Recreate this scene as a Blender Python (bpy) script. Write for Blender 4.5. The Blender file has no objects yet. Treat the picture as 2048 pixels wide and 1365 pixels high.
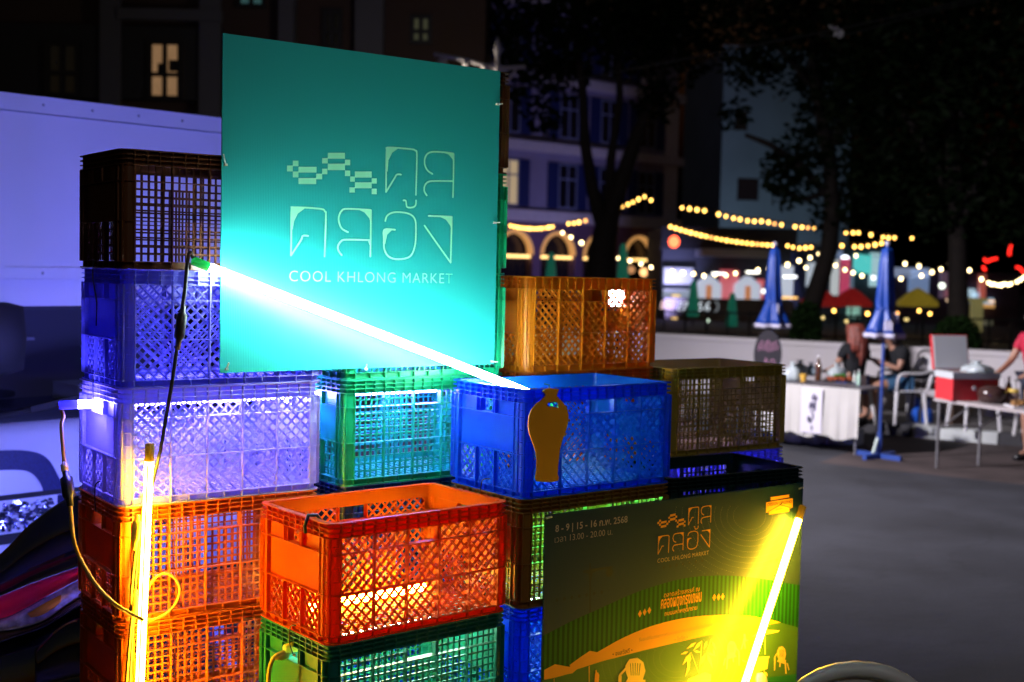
import bpy, math, random
from mathutils import Vector, Matrix
R = math.radians
S = bpy.context.scene
COL = S.collection
random.seed(11)

# ------------------------------------------------------------------ camera, world, light, exposure
F_PX, PITCH, ROLL, CAM_Z = 2497.68, R(3.3116), R(1.2810), 1.9396
cp, sp, cr, sr = math.cos(PITCH), math.sin(PITCH), math.cos(ROLL), math.sin(ROLL)
_fw = Vector((0, cp, -sp)); _up = Vector((0, sp, cp)); _rt = Vector((1, 0, 0))
_R = cr * _rt + sr * _up; _U = -sr * _rt + cr * _up
cam = bpy.data.cameras.new('camera'); camo = bpy.data.objects.new('camera', cam); COL.objects.link(camo)
m = Matrix.Identity(4)
for i in range(3):
    m[i][0] = _R[i]; m[i][1] = _U[i]; m[i][2] = -_fw[i]
m[2][3] = CAM_Z
camo.matrix_world = m
cam.sensor_width = 36; cam.lens = 36 * F_PX / 2048; cam.clip_end = 500; cam.clip_start = .05
cam.dof.use_dof = True; cam.dof.focus_distance = 3.5; cam.dof.aperture_fstop = 2.9; cam.dof.aperture_blades = 0
S.camera = camo
W_ = bpy.data.worlds.new('World'); S.world = W_; W_.use_nodes = True
nt = W_.node_tree
sky = nt.nodes.new('ShaderNodeTexSky'); sky.sky_type = 'NISHITA'; sky.sun_disc = False
sky.sun_elevation = R(-2.5); sky.sun_rotation = R(200); sky.air_density = 1.5
nt.links.new(sky.outputs[0], nt.nodes['Background'].inputs[0])
nt.nodes['Background'].inputs[1].default_value = 0.13
S.view_settings.view_transform = 'Standard'; S.view_settings.look = 'None'
S.view_settings.exposure = 0; S.view_settings.gamma = 1; S.view_settings.use_curve_mapping = False
S.render.engine = 'CYCLES'
cy = S.cycles
cy.use_denoising = True; cy.max_bounces = 9; cy.diffuse_bounces = 5; cy.glossy_bounces = 3
cy.transmission_bounces = 6; cy.transparent_max_bounces = 12; cy.sample_clamp_indirect = 6
cy.caustics_reflective = False; cy.caustics_refractive = False

def ray(px, py):
    X2 = (px - 1024) / F_PX; Y2 = (py - 682.5) / F_PX
    X = cr * X2 + sr * Y2; u = sr * X2 - cr * Y2
    return Vector((X, cp + u * sp, -sp + u * cp))
CAM = Vector((0, 0, CAM_Z))
def P(px, py, y):                       # the point of the place seen at a picture position, y metres ahead
    r = ray(px, py); return CAM + r * (y / r.y)
def G(px, py, z=0):                     # the same on the ground
    r = ray(px, py); return CAM + r * ((z - CAM_Z) / r.z)

# ------------------------------------------------------------------ object helpers
def tag(o, label=None, cat=None, group=None, kind=None):
    if label: o['label'] = label
    if cat: o['category'] = cat
    if group: o['group'] = group
    if kind: o['kind'] = kind
    return o
def empty(name, loc=(0, 0, 0), rz=0.0, parent=None):
    o = bpy.data.objects.new(name, None); COL.objects.link(o)
    o.location = loc; o.rotation_euler = (0, 0, rz); o.empty_display_size = .1
    if parent: o.parent = parent
    return o
def thing(name, label, cat, loc=(0, 0, 0), rz=0.0, group=None):
    return tag(empty(name, loc, rz), label, cat, group)
def link(name, me, mat=None, parent=None):
    o = bpy.data.objects.new(name, me); COL.objects.link(o)
    if parent: o.parent = parent
    if mat:
        if not me.materials: me.materials.append(mat)
        o.material_slots[0].link = 'OBJECT'; o.material_slots[0].material = mat
    return o
def copy_tree(o, parent=None):
    c = o.copy(); COL.objects.link(c)
    if parent: c.parent = parent
    for ch in list(o.children): copy_tree(ch, c)
    return c

class MB:
    def __init__(s): s.v = []; s.f = []
    def box(s, x0, x1, y0, y1, z0, z1):
        n = len(s.v)
        s.v += [(x0, y0, z0), (x1, y0, z0), (x1, y1, z0), (x0, y1, z0), (x0, y0, z1), (x1, y0, z1), (x1, y1, z1), (x0, y1, z1)]
        for q in ((3, 2, 1, 0), (4, 5, 6, 7), (0, 1, 5, 4), (1, 2, 6, 5), (2, 3, 7, 6), (3, 0, 4, 7)):
            s.f.append(tuple(n + k for k in q))
        return s
    def bar(s, p, q, w, t, n=(0, -1, 0)):
        p, q, n = Vector(p), Vector(q), Vector(n).normalized()
        d = (q - p).normalized(); a = d.cross(n)
        if a.length < 1e-4: n = Vector((1, 0, .01)); a = d.cross(n)
        a.normalize(); n = a.cross(d).normalized()
        k = len(s.v)
        for c in (p, q):
            for (i, j) in ((-1, -1), (1, -1), (1, 1), (-1, 1)):
                s.v.append(tuple(c + a * (i * w / 2) + n * (j * t / 2)))
        for f in ((3, 2, 1, 0), (4, 5, 6, 7), (0, 1, 5, 4), (1, 2, 6, 5), (2, 3, 7, 6), (3, 0, 4, 7)):
            s.f.append(tuple(k + i for i in f))
        return s
    def tube(s, pts, r, n=8, cap=True):
        pts = [Vector(p) for p in pts]; rs = r if isinstance(r, (list, tuple)) else [r] * len(pts)
        k = len(s.v); nrm = None
        for i, p in enumerate(pts):
            d = (pts[min(i + 1, len(pts) - 1)] - pts[max(i - 1, 0)])
            d = d.normalized() if d.length > 1e-9 else Vector((0, 0, 1))
            if nrm is None:
                nrm = d.cross(Vector((0, 0, 1)))
                if nrm.length < .05: nrm = d.cross(Vector((0, 1, 0)))
            nrm = (nrm - d * nrm.dot(d)).normalized(); b = d.cross(nrm)
            for j in range(n):
                a = 2 * math.pi * j / n
                s.v.append(tuple(p + (nrm * math.cos(a) + b * math.sin(a)) * rs[i]))
        for i in range(len(pts) - 1):
            for j in range(n):
                j2 = (j + 1) % n
                s.f.append((k + i * n + j, k + i * n + j2, k + (i + 1) * n + j2, k + (i + 1) * n + j))
        if cap:
            s.f.append(tuple(k + j for j in reversed(range(n))))
            s.f.append(tuple(k + (len(pts) - 1) * n + j for j in range(n)))
        return s
    def lathe(s, prof, n=16, c=(0, 0, 0), fold=None, sy=1.0):
        k = len(s.v); c = Vector(c)
        for (r, z) in prof:
            for j in range(n):
                a = 2 * math.pi * j / n
                rr = r * (fold(a, z) if fold else 1)
                s.v.append((c.x + rr * math.cos(a), c.y + rr * math.sin(a) * sy, c.z + z))
        for i in range(len(prof) - 1):
            for j in range(n):
                j2 = (j + 1) % n
                s.f.append((k + i * n + j, k + i * n + j2, k + (i + 1) * n + j2, k + (i + 1) * n + j))
        s.f.append(tuple(k + j for j in reversed(range(n))))
        s.f.append(tuple(k + (len(prof) - 1) * n + j for j in range(n)))
        return s
    def band(s, A, B, z0, z1):          # closed loops A (outer) and B (inner) of 2-D points, extruded
        n = len(A); k = len(s.v)
        for L_, z in ((A, z0), (A, z1), (B, z0), (B, z1)):
            s.v += [(p[0], p[1], z) for p in L_]
        for j in range(n):
            q = (j + 1) % n
            s.f += [(k + j, k + q, k + n + q, k + n + j), (k + 2 * n + q, k + 2 * n + j, k + 3 * n + j, k + 3 * n + q),
                    (k + n + j, k + n + q, k + 3 * n + q, k + 3 * n + j), (k + q, k + j, k + 2 * n + j, k + 2 * n + q)]
        return s
    def strip(s, A, B, z0, z1):         # open version of band, closed at its ends
        n = len(A); k = len(s.v)
        for L_, z in ((A, z0), (A, z1), (B, z0), (B, z1)):
            s.v += [(p[0], p[1], z) for p in L_]
        for j in range(n - 1):
            q = j + 1
            s.f += [(k + j, k + q, k + n + q, k + n + j), (k + 2 * n + q, k + 2 * n + j, k + 3 * n + j, k + 3 * n + q),
                    (k + n + j, k + n + q, k + 3 * n + q, k + 3 * n + j), (k + q, k + j, k + 2 * n + j, k + 2 * n + q)]
        for j in (0, n - 1): s.f.append((k + j, k + n + j, k + 3 * n + j, k + 2 * n + j))
        return s
    def prism(s, poly, fn, t):          # polygon (2-D) through fn(u, v, depth) to 3-D, with thickness
        n = len(poly); k = len(s.v)
        s.v += [tuple(fn(u, v, 0)) for u, v in poly] + [tuple(fn(u, v, t)) for u, v in poly]
        s.f.append(tuple(range(k, k + n))); s.f.append(tuple(reversed(range(k + n, k + 2 * n))))
        for j in range(n):
            q = (j + 1) % n
            s.f.append((k + j, k + n + j, k + n + q, k + q))
        return s
    def quad(s, a, b, c, d):
        k = len(s.v); s.v += [tuple(a), tuple(b), tuple(c), tuple(d)]; s.f.append((k, k + 1, k + 2, k + 3)); return s
    def ball(s, c, r, n=8, m=5, sz=1.0):
        return s.lathe([(max(.02, math.sin(math.pi * i / m)) * r, -math.cos(math.pi * i / m) * r * sz) for i in range(m + 1)], n, c)
    def mesh(s, name, smooth=False):
        me = bpy.data.meshes.new(name); me.from_pydata(s.v, [], s.f); me.update()
        if smooth: me.shade_smooth()
        return me
    def build(s, name, mat=None, parent=None, smooth=False):
        return link(name, s.mesh(name, smooth), mat, parent)

def catmull(pts, k=6):
    pts = [Vector(p) for p in pts]; out = []
    for i in range(len(pts) - 1):
        p0, p1, p2, p3 = pts[max(i - 1, 0)], pts[i], pts[i + 1], pts[min(i + 2, len(pts) - 1)]
        for j in range(k):
            t = j / k
            out.append(.5 * ((2 * p1) + (p2 - p0) * t + (2 * p0 - 5 * p1 + 4 * p2 - p3) * t * t + (3 * p1 - p0 - 3 * p2 + p3) * t ** 3))
    out.append(pts[-1]); return out

# ------------------------------------------------------------------ materials
MATS = {}
def mat(name, color=(.5, .5, .5), rough=.5, metal=0.0, emit=None, trans=0.0, var=0.0, scale=6.0, bump=0.0, spec=.5, alpha=1.0, nee=True, coat=0.0, deep=.25):
    if name in MATS: return MATS[name]
    M = bpy.data.materials.new(name); M.use_nodes = True; t = M.node_tree; b = t.nodes['Principled BSDF']
    b.inputs['Base Color'].default_value = (*color, 1); b.inputs['Roughness'].default_value = rough
    b.inputs['Metallic'].default_value = metal; b.inputs['Specular IOR Level'].default_value = spec
    b.inputs['Coat Weight'].default_value = coat
    if alpha < 1: b.inputs['Alpha'].default_value = alpha
    if emit:
        e = max(emit); b.inputs['Emission Color'].default_value = (*[c / e for c in emit], 1); b.inputs['Emission Strength'].default_value = e
        if not nee: M.cycles.emission_sampling = 'NONE'
    if var or bump:
        tc = t.nodes.new('ShaderNodeTexCoord'); no = t.nodes.new('ShaderNodeTexNoise')
        no.inputs['Scale'].default_value = scale; no.inputs['Detail'].default_value = 6
        t.links.new(tc.outputs['Object'], no.inputs['Vector'])
        if var:
            mr = t.nodes.new('ShaderNodeMapRange'); mr.inputs[1].default_value = .3; mr.inputs[2].default_value = .7
            mr.inputs[3].default_value = 1 - var; mr.inputs[4].default_value = 1 + var
            mx = t.nodes.new('ShaderNodeMix'); mx.data_type = 'RGBA'; mx.blend_type = 'MULTIPLY'; mx.inputs[0].default_value = 1
            mx.inputs[6].default_value = (*color, 1)
            t.links.new(no.outputs[0], mr.inputs[0]); t.links.new(mr.outputs[0], mx.inputs[7]); t.links.new(mx.outputs[2], b.inputs['Base Color'])
            rr = t.nodes.new('ShaderNodeMapRange'); rr.inputs[3].default_value = max(0.02, rough - .12); rr.inputs[4].default_value = min(1, rough + .12)
            t.links.new(no.outputs[0], rr.inputs[0]); t.links.new(rr.outputs[0], b.inputs['Roughness'])
        if bump:
            n2 = t.nodes.new('ShaderNodeTexNoise'); n2.inputs['Scale'].default_value = scale * 9; n2.inputs['Detail'].default_value = 5
            t.links.new(tc.outputs['Object'], n2.inputs['Vector'])
            bp = t.nodes.new('ShaderNodeBump'); bp.inputs['Strength'].default_value = bump; bp.inputs['Distance'].default_value = .01
            t.links.new(n2.outputs[0], bp.inputs['Height']); t.links.new(bp.outputs[0], b.inputs['Normal'])
    if trans:
        tr = t.nodes.new('ShaderNodeBsdfTranslucent'); tr.inputs[0].default_value = (*[min(1, 1.1 * c ** (1.0 + deep)) for c in color], 1)
        mi = t.nodes.new('ShaderNodeMixShader'); mi.inputs[0].default_value = trans
        t.links.new(b.outputs[0], mi.inputs[1]); t.links.new(tr.outputs[0], mi.inputs[2])
        t.links.new(mi.outputs[0], t.nodes['Material Output'].inputs[0])
    MATS[name] = M
    return M
def plastic(name, color, trans, deep=.25):
    M = mat(name, color, .36, trans=trans, var=.16, scale=7, spec=.45, deep=deep); t = M.node_tree
    tc = t.nodes.new('ShaderNodeTexCoord'); n1 = t.nodes.new('ShaderNodeTexNoise'); n1.inputs['Scale'].default_value = 26; n1.inputs['Detail'].default_value = 9; n1.inputs['Roughness'].default_value = .7
    r1 = t.nodes.new('ShaderNodeMapRange'); r1.inputs[1].default_value = .56; r1.inputs[2].default_value = .74; r1.inputs[4].default_value = .10
    mx = t.nodes.new('ShaderNodeMix'); mx.data_type = 'RGBA'; mx.inputs[7].default_value = (*[.55 * c + .045 for c in color], 1)
    b = t.nodes['Principled BSDF']; src = b.inputs['Base Color'].links[0].from_socket
    t.links.new(tc.outputs['Object'], n1.inputs['Vector']); t.links.new(n1.outputs[0], r1.inputs[0]); t.links.new(r1.outputs[0], mx.inputs[0]); t.links.new(src, mx.inputs[6]); t.links.new(mx.outputs[2], b.inputs['Base Color'])
    bp = t.nodes.new('ShaderNodeBump'); bp.inputs['Strength'].default_value = .12; bp.inputs['Distance'].default_value = .002; t.links.new(n1.outputs[0], bp.inputs['Height']); t.links.new(bp.outputs[0], b.inputs['Normal'])
    return M
BROWN = plastic('brown crate plastic', (.13, .045, .014), .25)
ORANGE_GRID = plastic('orange grid crate plastic', (.72, .15, .012), .30)
ORANGE = plastic('orange crate plastic', (.88, .20, .004), .72, 1.5)
GOLD_ORANGE = plastic('golden orange crate plastic', (.86, .29, .012), .40)
MILKY = plastic('milky lavender crate plastic', (.70, .68, .96), .62, .1)
MILKY_B = plastic('milky blue crate plastic', (.36, .37, .93), .62, .1)
GREEN_P = plastic('green crate plastic', (.006, .40, .17), .30)
DKGREEN = plastic('dark green crate plastic', (.006, .16, .11), .10)
BLUE_P = plastic('blue crate plastic', (.008, .16, .92), .64)
NIGHT_GREEN = plastic('blackish green crate plastic', (.006, .028, .030), .25)
NAVY_P = plastic('navy crate plastic', (.008, .03, .10), .3)
OLIVE = plastic('ochre brown crate plastic', (.40, .31, .05), .28)
BROWN_D = plastic('tan brown crate plastic', (.30, .13, .02), .2)
BLACK_PL = mat('black plastic', (.012, .012, .013), .35)
GREY_METAL = mat('galvanised metal', (.42, .42, .44), .35, .9, var=.1)
WHITE_PAINT = mat('white paint', (.75, .75, .76), .5, var=.06, scale=3)

# ------------------------------------------------------------------ the setting: ground, road, pavement, wall
asph = mat('asphalt', (.027, .029, .039), .82, var=.28, scale=1.4, bump=.5)
t = asph.node_tree
def road_wear(M):
    t = M.node_tree; b = t.nodes['Principled BSDF']; src = b.inputs['Base Color'].links[0].from_socket; tc = t.nodes.new('ShaderNodeTexCoord')
    vo = t.nodes.new('ShaderNodeTexVoronoi'); vo.feature = 'DISTANCE_TO_EDGE'; vo.inputs['Scale'].default_value = .55; nz = t.nodes.new('ShaderNodeTexNoise'); nz.inputs['Scale'].default_value = 2.5; nz.inputs['Detail'].default_value = 8
    mv = t.nodes.new('ShaderNodeVectorMath'); mv.operation = 'MULTIPLY_ADD'; mv.inputs[1].default_value = (.5, .5, .5); t.links.new(nz.outputs['Color'], mv.inputs[0]); t.links.new(tc.outputs['Object'], mv.inputs[2]); t.links.new(tc.outputs['Object'], nz.inputs['Vector']); t.links.new(mv.outputs[0], vo.inputs['Vector'])
    r1 = t.nodes.new('ShaderNodeMapRange'); r1.inputs[1].default_value = .0; r1.inputs[2].default_value = .012; r1.inputs[3].default_value = .78; r1.inputs[4].default_value = 1
    n2 = t.nodes.new('ShaderNodeTexNoise'); n2.inputs['Scale'].default_value = 170; n2.inputs['Detail'].default_value = 3; r2 = t.nodes.new('ShaderNodeMapRange'); r2.inputs[1].default_value = .35; r2.inputs[2].default_value = .65; r2.inputs[3].default_value = .45; r2.inputs[4].default_value = 1.65; t.links.new(tc.outputs['Object'], n2.inputs['Vector']); t.links.new(n2.outputs[0], r2.inputs[0])
    n3 = t.nodes.new('ShaderNodeTexNoise'); n3.inputs['Scale'].default_value = .5; n3.inputs['Detail'].default_value = 7; r3 = t.nodes.new('ShaderNodeMapRange'); r3.inputs[1].default_value = .4; r3.inputs[2].default_value = .62; r3.inputs[3].default_value = .72; r3.inputs[4].default_value = 1.1; t.links.new(tc.outputs['Object'], n3.inputs['Vector']); t.links.new(n3.outputs[0], r3.inputs[0])
    m1 = t.nodes.new('ShaderNodeMath'); m1.operation = 'MULTIPLY'; m2 = t.nodes.new('ShaderNodeMath'); m2.operation = 'MULTIPLY'; t.links.new(vo.outputs['Distance'], r1.inputs[0]); t.links.new(r1.outputs[0], m1.inputs[0]); t.links.new(r2.outputs[0], m1.inputs[1]); t.links.new(m1.outputs[0], m2.inputs[0]); t.links.new(r3.outputs[0], m2.inputs[1])
    mx = t.nodes.new('ShaderNodeMix'); mx.data_type = 'RGBA'; mx.blend_type = 'MULTIPLY'; mx.inputs[0].default_value = 1; t.links.new(src, mx.inputs[6]); t.links.new(m2.outputs[0], mx.inputs[7]); t.links.new(mx.outputs[2], b.inputs['Base Color'])
road_wear(asph)
MB().quad((-120, -40, 0), (120, -40, 0), (120, 160, 0), (-120, 160, 0)).build('ground', asph)['kind'] = 'structure'
pe = Vector((.843, -.537, 0)); pn = Vector((.537, .843, 0))      # along the kerb, across it
pave_m = mat('pavement concrete', (.17, .165, .16), .85, var=.22, scale=2.2, bump=.4)
def pv(a, b, z): return pe * a + pn * b + Vector((0, 0, z))
KB, WB = 15.42, 17.3
mb = MB(); k = [pv(-14, KB + .2, 0), pv(12, KB + .2, 0), pv(12, WB + .1, 0), pv(-14, WB + .1, 0)]
mb.prism([(p.x, p.y) for p in k], lambda u, v, d: (u, v, d), .14)
mb.build('pavement', pave_m)['kind'] = 'structure'
patch = mat('worn road patch', (.055, .040, .040), .85, var=.3, scale=2.5, bump=.4)
MB().prism([(p.x, p.y) for p in (pv(-4.2, 12.6, 0), pv(6, 12.4, 0), pv(6, KB - .02, 0), pv(-4.2, KB - .02, 0))], lambda u, v, d: (u, v, d), .004).build('gutter_strip', patch)['kind'] = 'structure'
kr = thing('kerb', 'street kerb painted in black and white blocks below the white canal wall', 'kerb', pv(0, KB, 0))
km_w = mat('kerb white paint', (.52, .56, .55), .7, var=.2, scale=5); km_b = mat('kerb black paint', (.03, .03, .035), .7, var=.3, scale=5)
ang = math.atan2(pe.y, pe.x); kr.rotation_euler = (0, 0, ang)
me_k = MB().box(0, .985, 0, .2, 0, .14).mesh('kerb_block')
for i in range(-14, 12):
    o = link('kerb_block', me_k, km_w if i % 2 == 0 else km_b, kr); o.location = (i * 1.0, 0, 0)
wl = thing('canal_wall', 'low white painted canal wall with flat coping behind the food tables', 'wall', pv(0, WB, 0)); wl.rotation_euler = (0, 0, ang)
wm = mat('white wall paint', (.66, .63, .66), .75, var=.07, scale=.8, bump=.15)
MB().box(-16, 12, 0, .22, 0, .93).build('wall_body', wm, wl)
MB().box(-16, 12, -.03, .25, .9302, 1.0).build('coping', wm, wl)

# ------------------------------------------------------------------ plastic crates
L, Wd, PIT, H = .600, .3794, .31925, .3182
FZ = [0, .063, .405, .74, .874, .915, .955, 1.0]
Z0, Z1, Z2, ZR = FZ[1] * H, FZ[2] * H, FZ[3] * H, FZ[4] * H
CXL = .038
def loop(d, r=.03, n=4):
    r = max(.004, r - d); x, y = L / 2 - d, Wd / 2 - d; out = []
    for (sx, sy, a0) in ((1, 1, 0), (-1, 1, 90), (-1, -1, 180), (1, -1, 270)):
        for i in range(n + 1):
            a = R(a0 + 90 * i / n); out.append((sx * (x - r) + r * math.cos(a), sy * (y - r) + r * math.sin(a)))
    return out
def clip_seg(c, sgn, x0, x1, z0, z1):   # line z = sgn*x + c inside the rectangle
    xa, xb = (z0 - c) / sgn, (z1 - c) / sgn
    lo, hi = max(x0, min(xa, xb)), min(x1, max(xa, xb))
    return (lo, sgn * lo + c, hi, sgn * hi + c) if hi - lo > .004 else None
def lattice(mb, x0, x1, z0, z1, style, cols=5, rows=None):
    if style == 'grid':
        w = (x1 - x0) / cols
        for i in range(1, cols): mb.box(x0 + i * w - .0025, x0 + i * w + .0025, .0108, .015, z0, z1)
        rows = rows or max(2, round((z1 - z0) / .0215))
        h = (z1 - z0) / rows
        for i in range(1, rows): mb.box(x0, x1, .0105, .0148, z0 + i * h - .0023, z0 + i * h + .0023)
    else:
        p = .0295
        for sgn in (1, -1):
            cs = [z - sgn * x for x in (x0, x1) for z in (z0, z1)]
            c = math.ceil(min(cs) / p) * p
            while c < max(cs):
                s_ = clip_seg(c, sgn, x0, x1, z0, z1)
                if s_:
                    dz = .0003 if sgn > 0 else 0
                    mb.bar((s_[0], .0135 + dz, s_[1]), (s_[2], .0135 + dz, s_[3]), .0056, .0030)
                    mb.bar((s_[0], .0097 + dz, s_[1]), (s_[2], .0097 + dz, s_[3]), .0018, .0045)
                c += p
def side_mesh(style, length, cx, short):
    """one wall in its own frame: x along, y inwards from the outer face, z up"""
    mb = MB(); hx = length / 2 - cx; n = 3 if short else 5; pw = 2 * hx / n; mid = n // 2
    for z in (Z1, Z2): mb.box(-hx, hx, 0, .0148, z - .0013, z + .0013)
    for i in range(n + 1):
        x = -hx + i * pw
        if short and 0 < i < n: mb.box(x - .0016, x + .0016, .0004, .0146, Z0, Z1 - .0014); mb.box(x - .0016, x + .0016, .0004, .0146, Z2 + .0014, ZR)
        else: mb.box(x - .0016, x + .0016, .0004, .0146, Z0, ZR)
    for i in range(n):
        a, b = -hx + i * pw + .0018, -hx + (i + 1) * pw - .0018
        ex = .006
        if i == 0 and not short: a += .0
        # bottom row
        lattice(mb, a + (ex if short else 0), b - (ex if short else 0), Z0 + .002, Z1 - .0015, style, 4 if short else 5, 5 if style == 'grid' else None)
        if short: mb.box(a, a + ex, .012, .015, Z0, Z1); mb.box(b - ex, b, .012, .015, Z0, Z1)
        # middle row
        if short:
            if i == 0: mb.box(-hx + .002, hx - .002, .0120, .0150, Z1 + .0015, Z2 - .0015)
        else: lattice(mb, a, b, Z1 + .0015, Z2 - .0015, style)
        # top row
        if i == mid:
            w = .013 if short else .003
            if short: mb.box(a, a + w, .0121, .0149, Z2, ZR); mb.box(b - w, b, .0121, .0149, Z2, ZR)
            mb.box(a + w - .002, a + w, .004, .024, Z2 + .0014, ZR); mb.box(b - w, b - w + .002, .004, .024, Z2 + .0014, ZR)
            mb.box(a + w - .002, b - w + .002, .015, .024, Z2 - .0013, Z2 + .0013)
        elif short: mb.box(a, b, .0121, .0149, Z2 + .0015, ZR)
        else: lattice(mb, a, b, Z2 + .0015, ZR - .0005, style, 5, 2)
    return mb
def corner_pts(d, cx, cyy):
    """outer corner at (-x,-y): open run of points from the long wall's end to the short wall's end"""
    r = max(.004, .03 - d); x, y = -L / 2 + d, -Wd / 2 + d
    pts = [(-L / 2 + cx, y)]
    for i in range(5):
        a = R(270 - 90 * i / 4); pts.append((x + r + r * math.cos(a), y + r + r * math.sin(a)))
    pts.append((x, -Wd / 2 + cyy)); return pts
CYS = .052
def corner_mesh(style):
    mb = MB()
    d = .0062 if style == 'grid' else .0042
    mb.strip(corner_pts(d, CXL - .0017, CYS - .0017), corner_pts(d + .0028, CXL - .0017, CYS - .0017), Z0, ZR)
    for z in (Z1, Z2): mb.strip(corner_pts(0, CXL - .0005, CYS - .0005), corner_pts(.0145, CXL - .0005, CYS - .0005), z - .0013, z + .0013)
    c = Vector((-L / 2 + .0088, -Wd / 2 + .0088, 0))
    mb.bar(c + Vector((.003, .003, Z0)), c + Vector((.003, .003, ZR)), .0026, .0165, (1, 1, 0))
    if style == 'grid':
        mb.box(-L / 2 + .0005, -L / 2 + .0135, -Wd / 2 + .028, -Wd / 2 + .0305, Z0, ZR)
    else:
        for z0, z1 in ((Z0, Z1), (Z1, Z2), (Z2, ZR)):
            nt_ = 2 if z1 - z0 > .06 else 1
            for i in range(nt_):
                z = z0 + (z1 - z0) * (i + 1) / (nt_ + 1)
                mb.box(-L / 2 + .013, -L / 2 + .030, -Wd / 2 + .0004, -Wd / 2 + .0052, z - .0009, z + .0009)
                mb.box(-L / 2 + .0004, -L / 2 + .0052, -Wd / 2 + .013, -Wd / 2 + .026, z - .0009, z + .0009)
        mb.box(-L / 2 + .0005, -L / 2 + .0062, -Wd / 2 + .030, -Wd / 2 + .033, Z0, ZR)
        mb.box(-L / 2 + .028, -L / 2 + .0295, -Wd / 2 + .0012, -Wd / 2 + .0062, Z2, ZR)
    return mb
def rim_mesh():
    mb = MB()
    mb.band(loop(0), loop(.0185), H - .0032, H)
    for f in FZ[4:7]: mb.band(loop(.0002), loop(.0135), f * H - .0011, f * H + .0011)
    mb.band(loop(.0122), loop(.0152), ZR + .0011, H - .0032)
    hx, hy = L / 2 - CXL, Wd / 2 - CYS
    for i in range(16):
        x = -hx + 2 * hx * i / 15
        for s_ in (-1, 1): mb.box(x - .0011, x + .0011, min(s_ * (Wd / 2 - .0008), s_ * (Wd / 2 - .0123)), max(s_ * (Wd / 2 - .0008), s_ * (Wd / 2 - .0123)), ZR, H - .0031)
    for i in range(10):
        y = -hy + 2 * hy * i / 9
        for s_ in (-1, 1): mb.box(min(s_ * (L / 2 - .0008), s_ * (L / 2 - .0123)), max(s_ * (L / 2 - .0008), s_ * (L / 2 - .0123)), y - .0011, y + .0011, ZR, H - .0031)
    return mb
def base_mesh():
    mb = MB()
    mb.band(loop(.001), loop(.02), .0006, .0036)
    mb.band(loop(.0002), loop(.0135), Z0 - .0011, Z0 + .0011)
    mb.band(loop(.0122), loop(.0150), .0036, Z0 - .0011)
    hx, hy = L / 2 - CXL, Wd / 2 - CYS
    for i in range(11):
        x = -hx + 2 * hx * i / 10
        for s_ in (-1, 1): mb.box(x - .0012, x + .0012, min(s_ * (Wd / 2 - .0015), s_ * (Wd / 2 - .0123)), max(s_ * (Wd / 2 - .0015), s_ * (Wd / 2 - .0123)), .0036, Z0)
    for i in range(7):
        y = -hy + 2 * hy * i / 6
        for s_ in (-1, 1): mb.box(min(s_ * (L / 2 - .0015), s_ * (L / 2 - .0123)), max(s_ * (L / 2 - .0015), s_ * (L / 2 - .0123)), y - .0012, y + .0012, .0036, Z0)
    for i in range(1, 24): x = -L / 2 + i * L / 24; mb.box(x - .004, x + .004, -Wd / 2 + .018, Wd / 2 - .018, .0040, .0080)
    for i in range(1, 16): y = -Wd / 2 + i * Wd / 16; mb.box(-L / 2 + .018, L / 2 - .018, y - .004, y + .004, .0045, .0076)
    return mb
RIM, BASE = rim_mesh().mesh('rim'), base_mesh().mesh('base')
CR = {}
for st in ('grid', 'diamond'):
    CR[st] = dict(side=side_mesh(st, L, CXL, False).mesh('side_panel'), end=side_mesh(st, Wd, CYS, True).mesh('end_panel'))
    c0 = corner_mesh(st)
    for nm, sx, sy in (('c0', 1, 1), ('c1', -1, 1), ('c2', -1, -1), ('c3', 1, -1)):
        mb = MB(); mb.v = [(x * sx, y * sy, z) for x, y, z in c0.v]; mb.f = [f if sx * sy > 0 else tuple(reversed(f)) for f in c0.f]
        CR[st][nm] = mb.mesh('corner_post')
def make_crate(style, m_):
    root = empty('plastic_crate')
    link('rim', RIM, m_, root); link('base', BASE, m_, root)
    for i in range(2):
        o = link('side_panel', CR[style]['side'], m_, root); o.rotation_euler = (0, 0, math.pi * i); o.location = (0, (-1 + 2 * i) * Wd / 2, 0)
        o = link('end_panel', CR[style]['end'], m_, root); o.rotation_euler = (0, 0, -math.pi / 2 + math.pi * i); o.location = ((-1 + 2 * i) * L / 2, 0, 0)
    for c in ('c0', 'c1', 'c2', 'c3'): link('corner_post', CR[style][c], m_, root)
    return root
protos = {}
def crate(style, m_, stack, level, label, dx=0.0, dy=0.0, dyaw=0.0, sz=1.0, dz=0.0):
    if style not in protos:
        o = protos[style] = make_crate(style, m_)
    else:
        o = copy_tree(protos[style])
    for ch in o.children: ch.material_slots[0].material = m_
    fx, fy, yaw = STK[stack]; a = R(yaw + dyaw)
    e1, e2 = Vector((math.cos(a), math.sin(a), 0)), Vector((-math.sin(a), math.cos(a), 0))
    o.location = Vector((fx + dx, fy + dy, level * PIT + dz)) + e1 * L / 2 + e2 * Wd / 2
    o.rotation_euler = (0, 0, a); o.scale = (1, 1, sz)
    tag(o, label, 'crate', 'crates low in the stacks' if label is low else 'plastic crates stacked as the sign stand')
    return o
STK = dict(A=(-1.0390, 3.3050, 35.88), B=(-.4935, 3.6918, 37.3), C=(.0455, 4.1154, 37.26), D=(.0408, 3.5475, 37.68),
           E=(.5717, 4.4403, 34.65), F=(.5205, 3.9767, 31.99), G=(-.4546, 3.1557, 39.88))
g_, d_ = 'grid', 'diamond'
low = 'plastic crate low in the stack below the lit ones'
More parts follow.
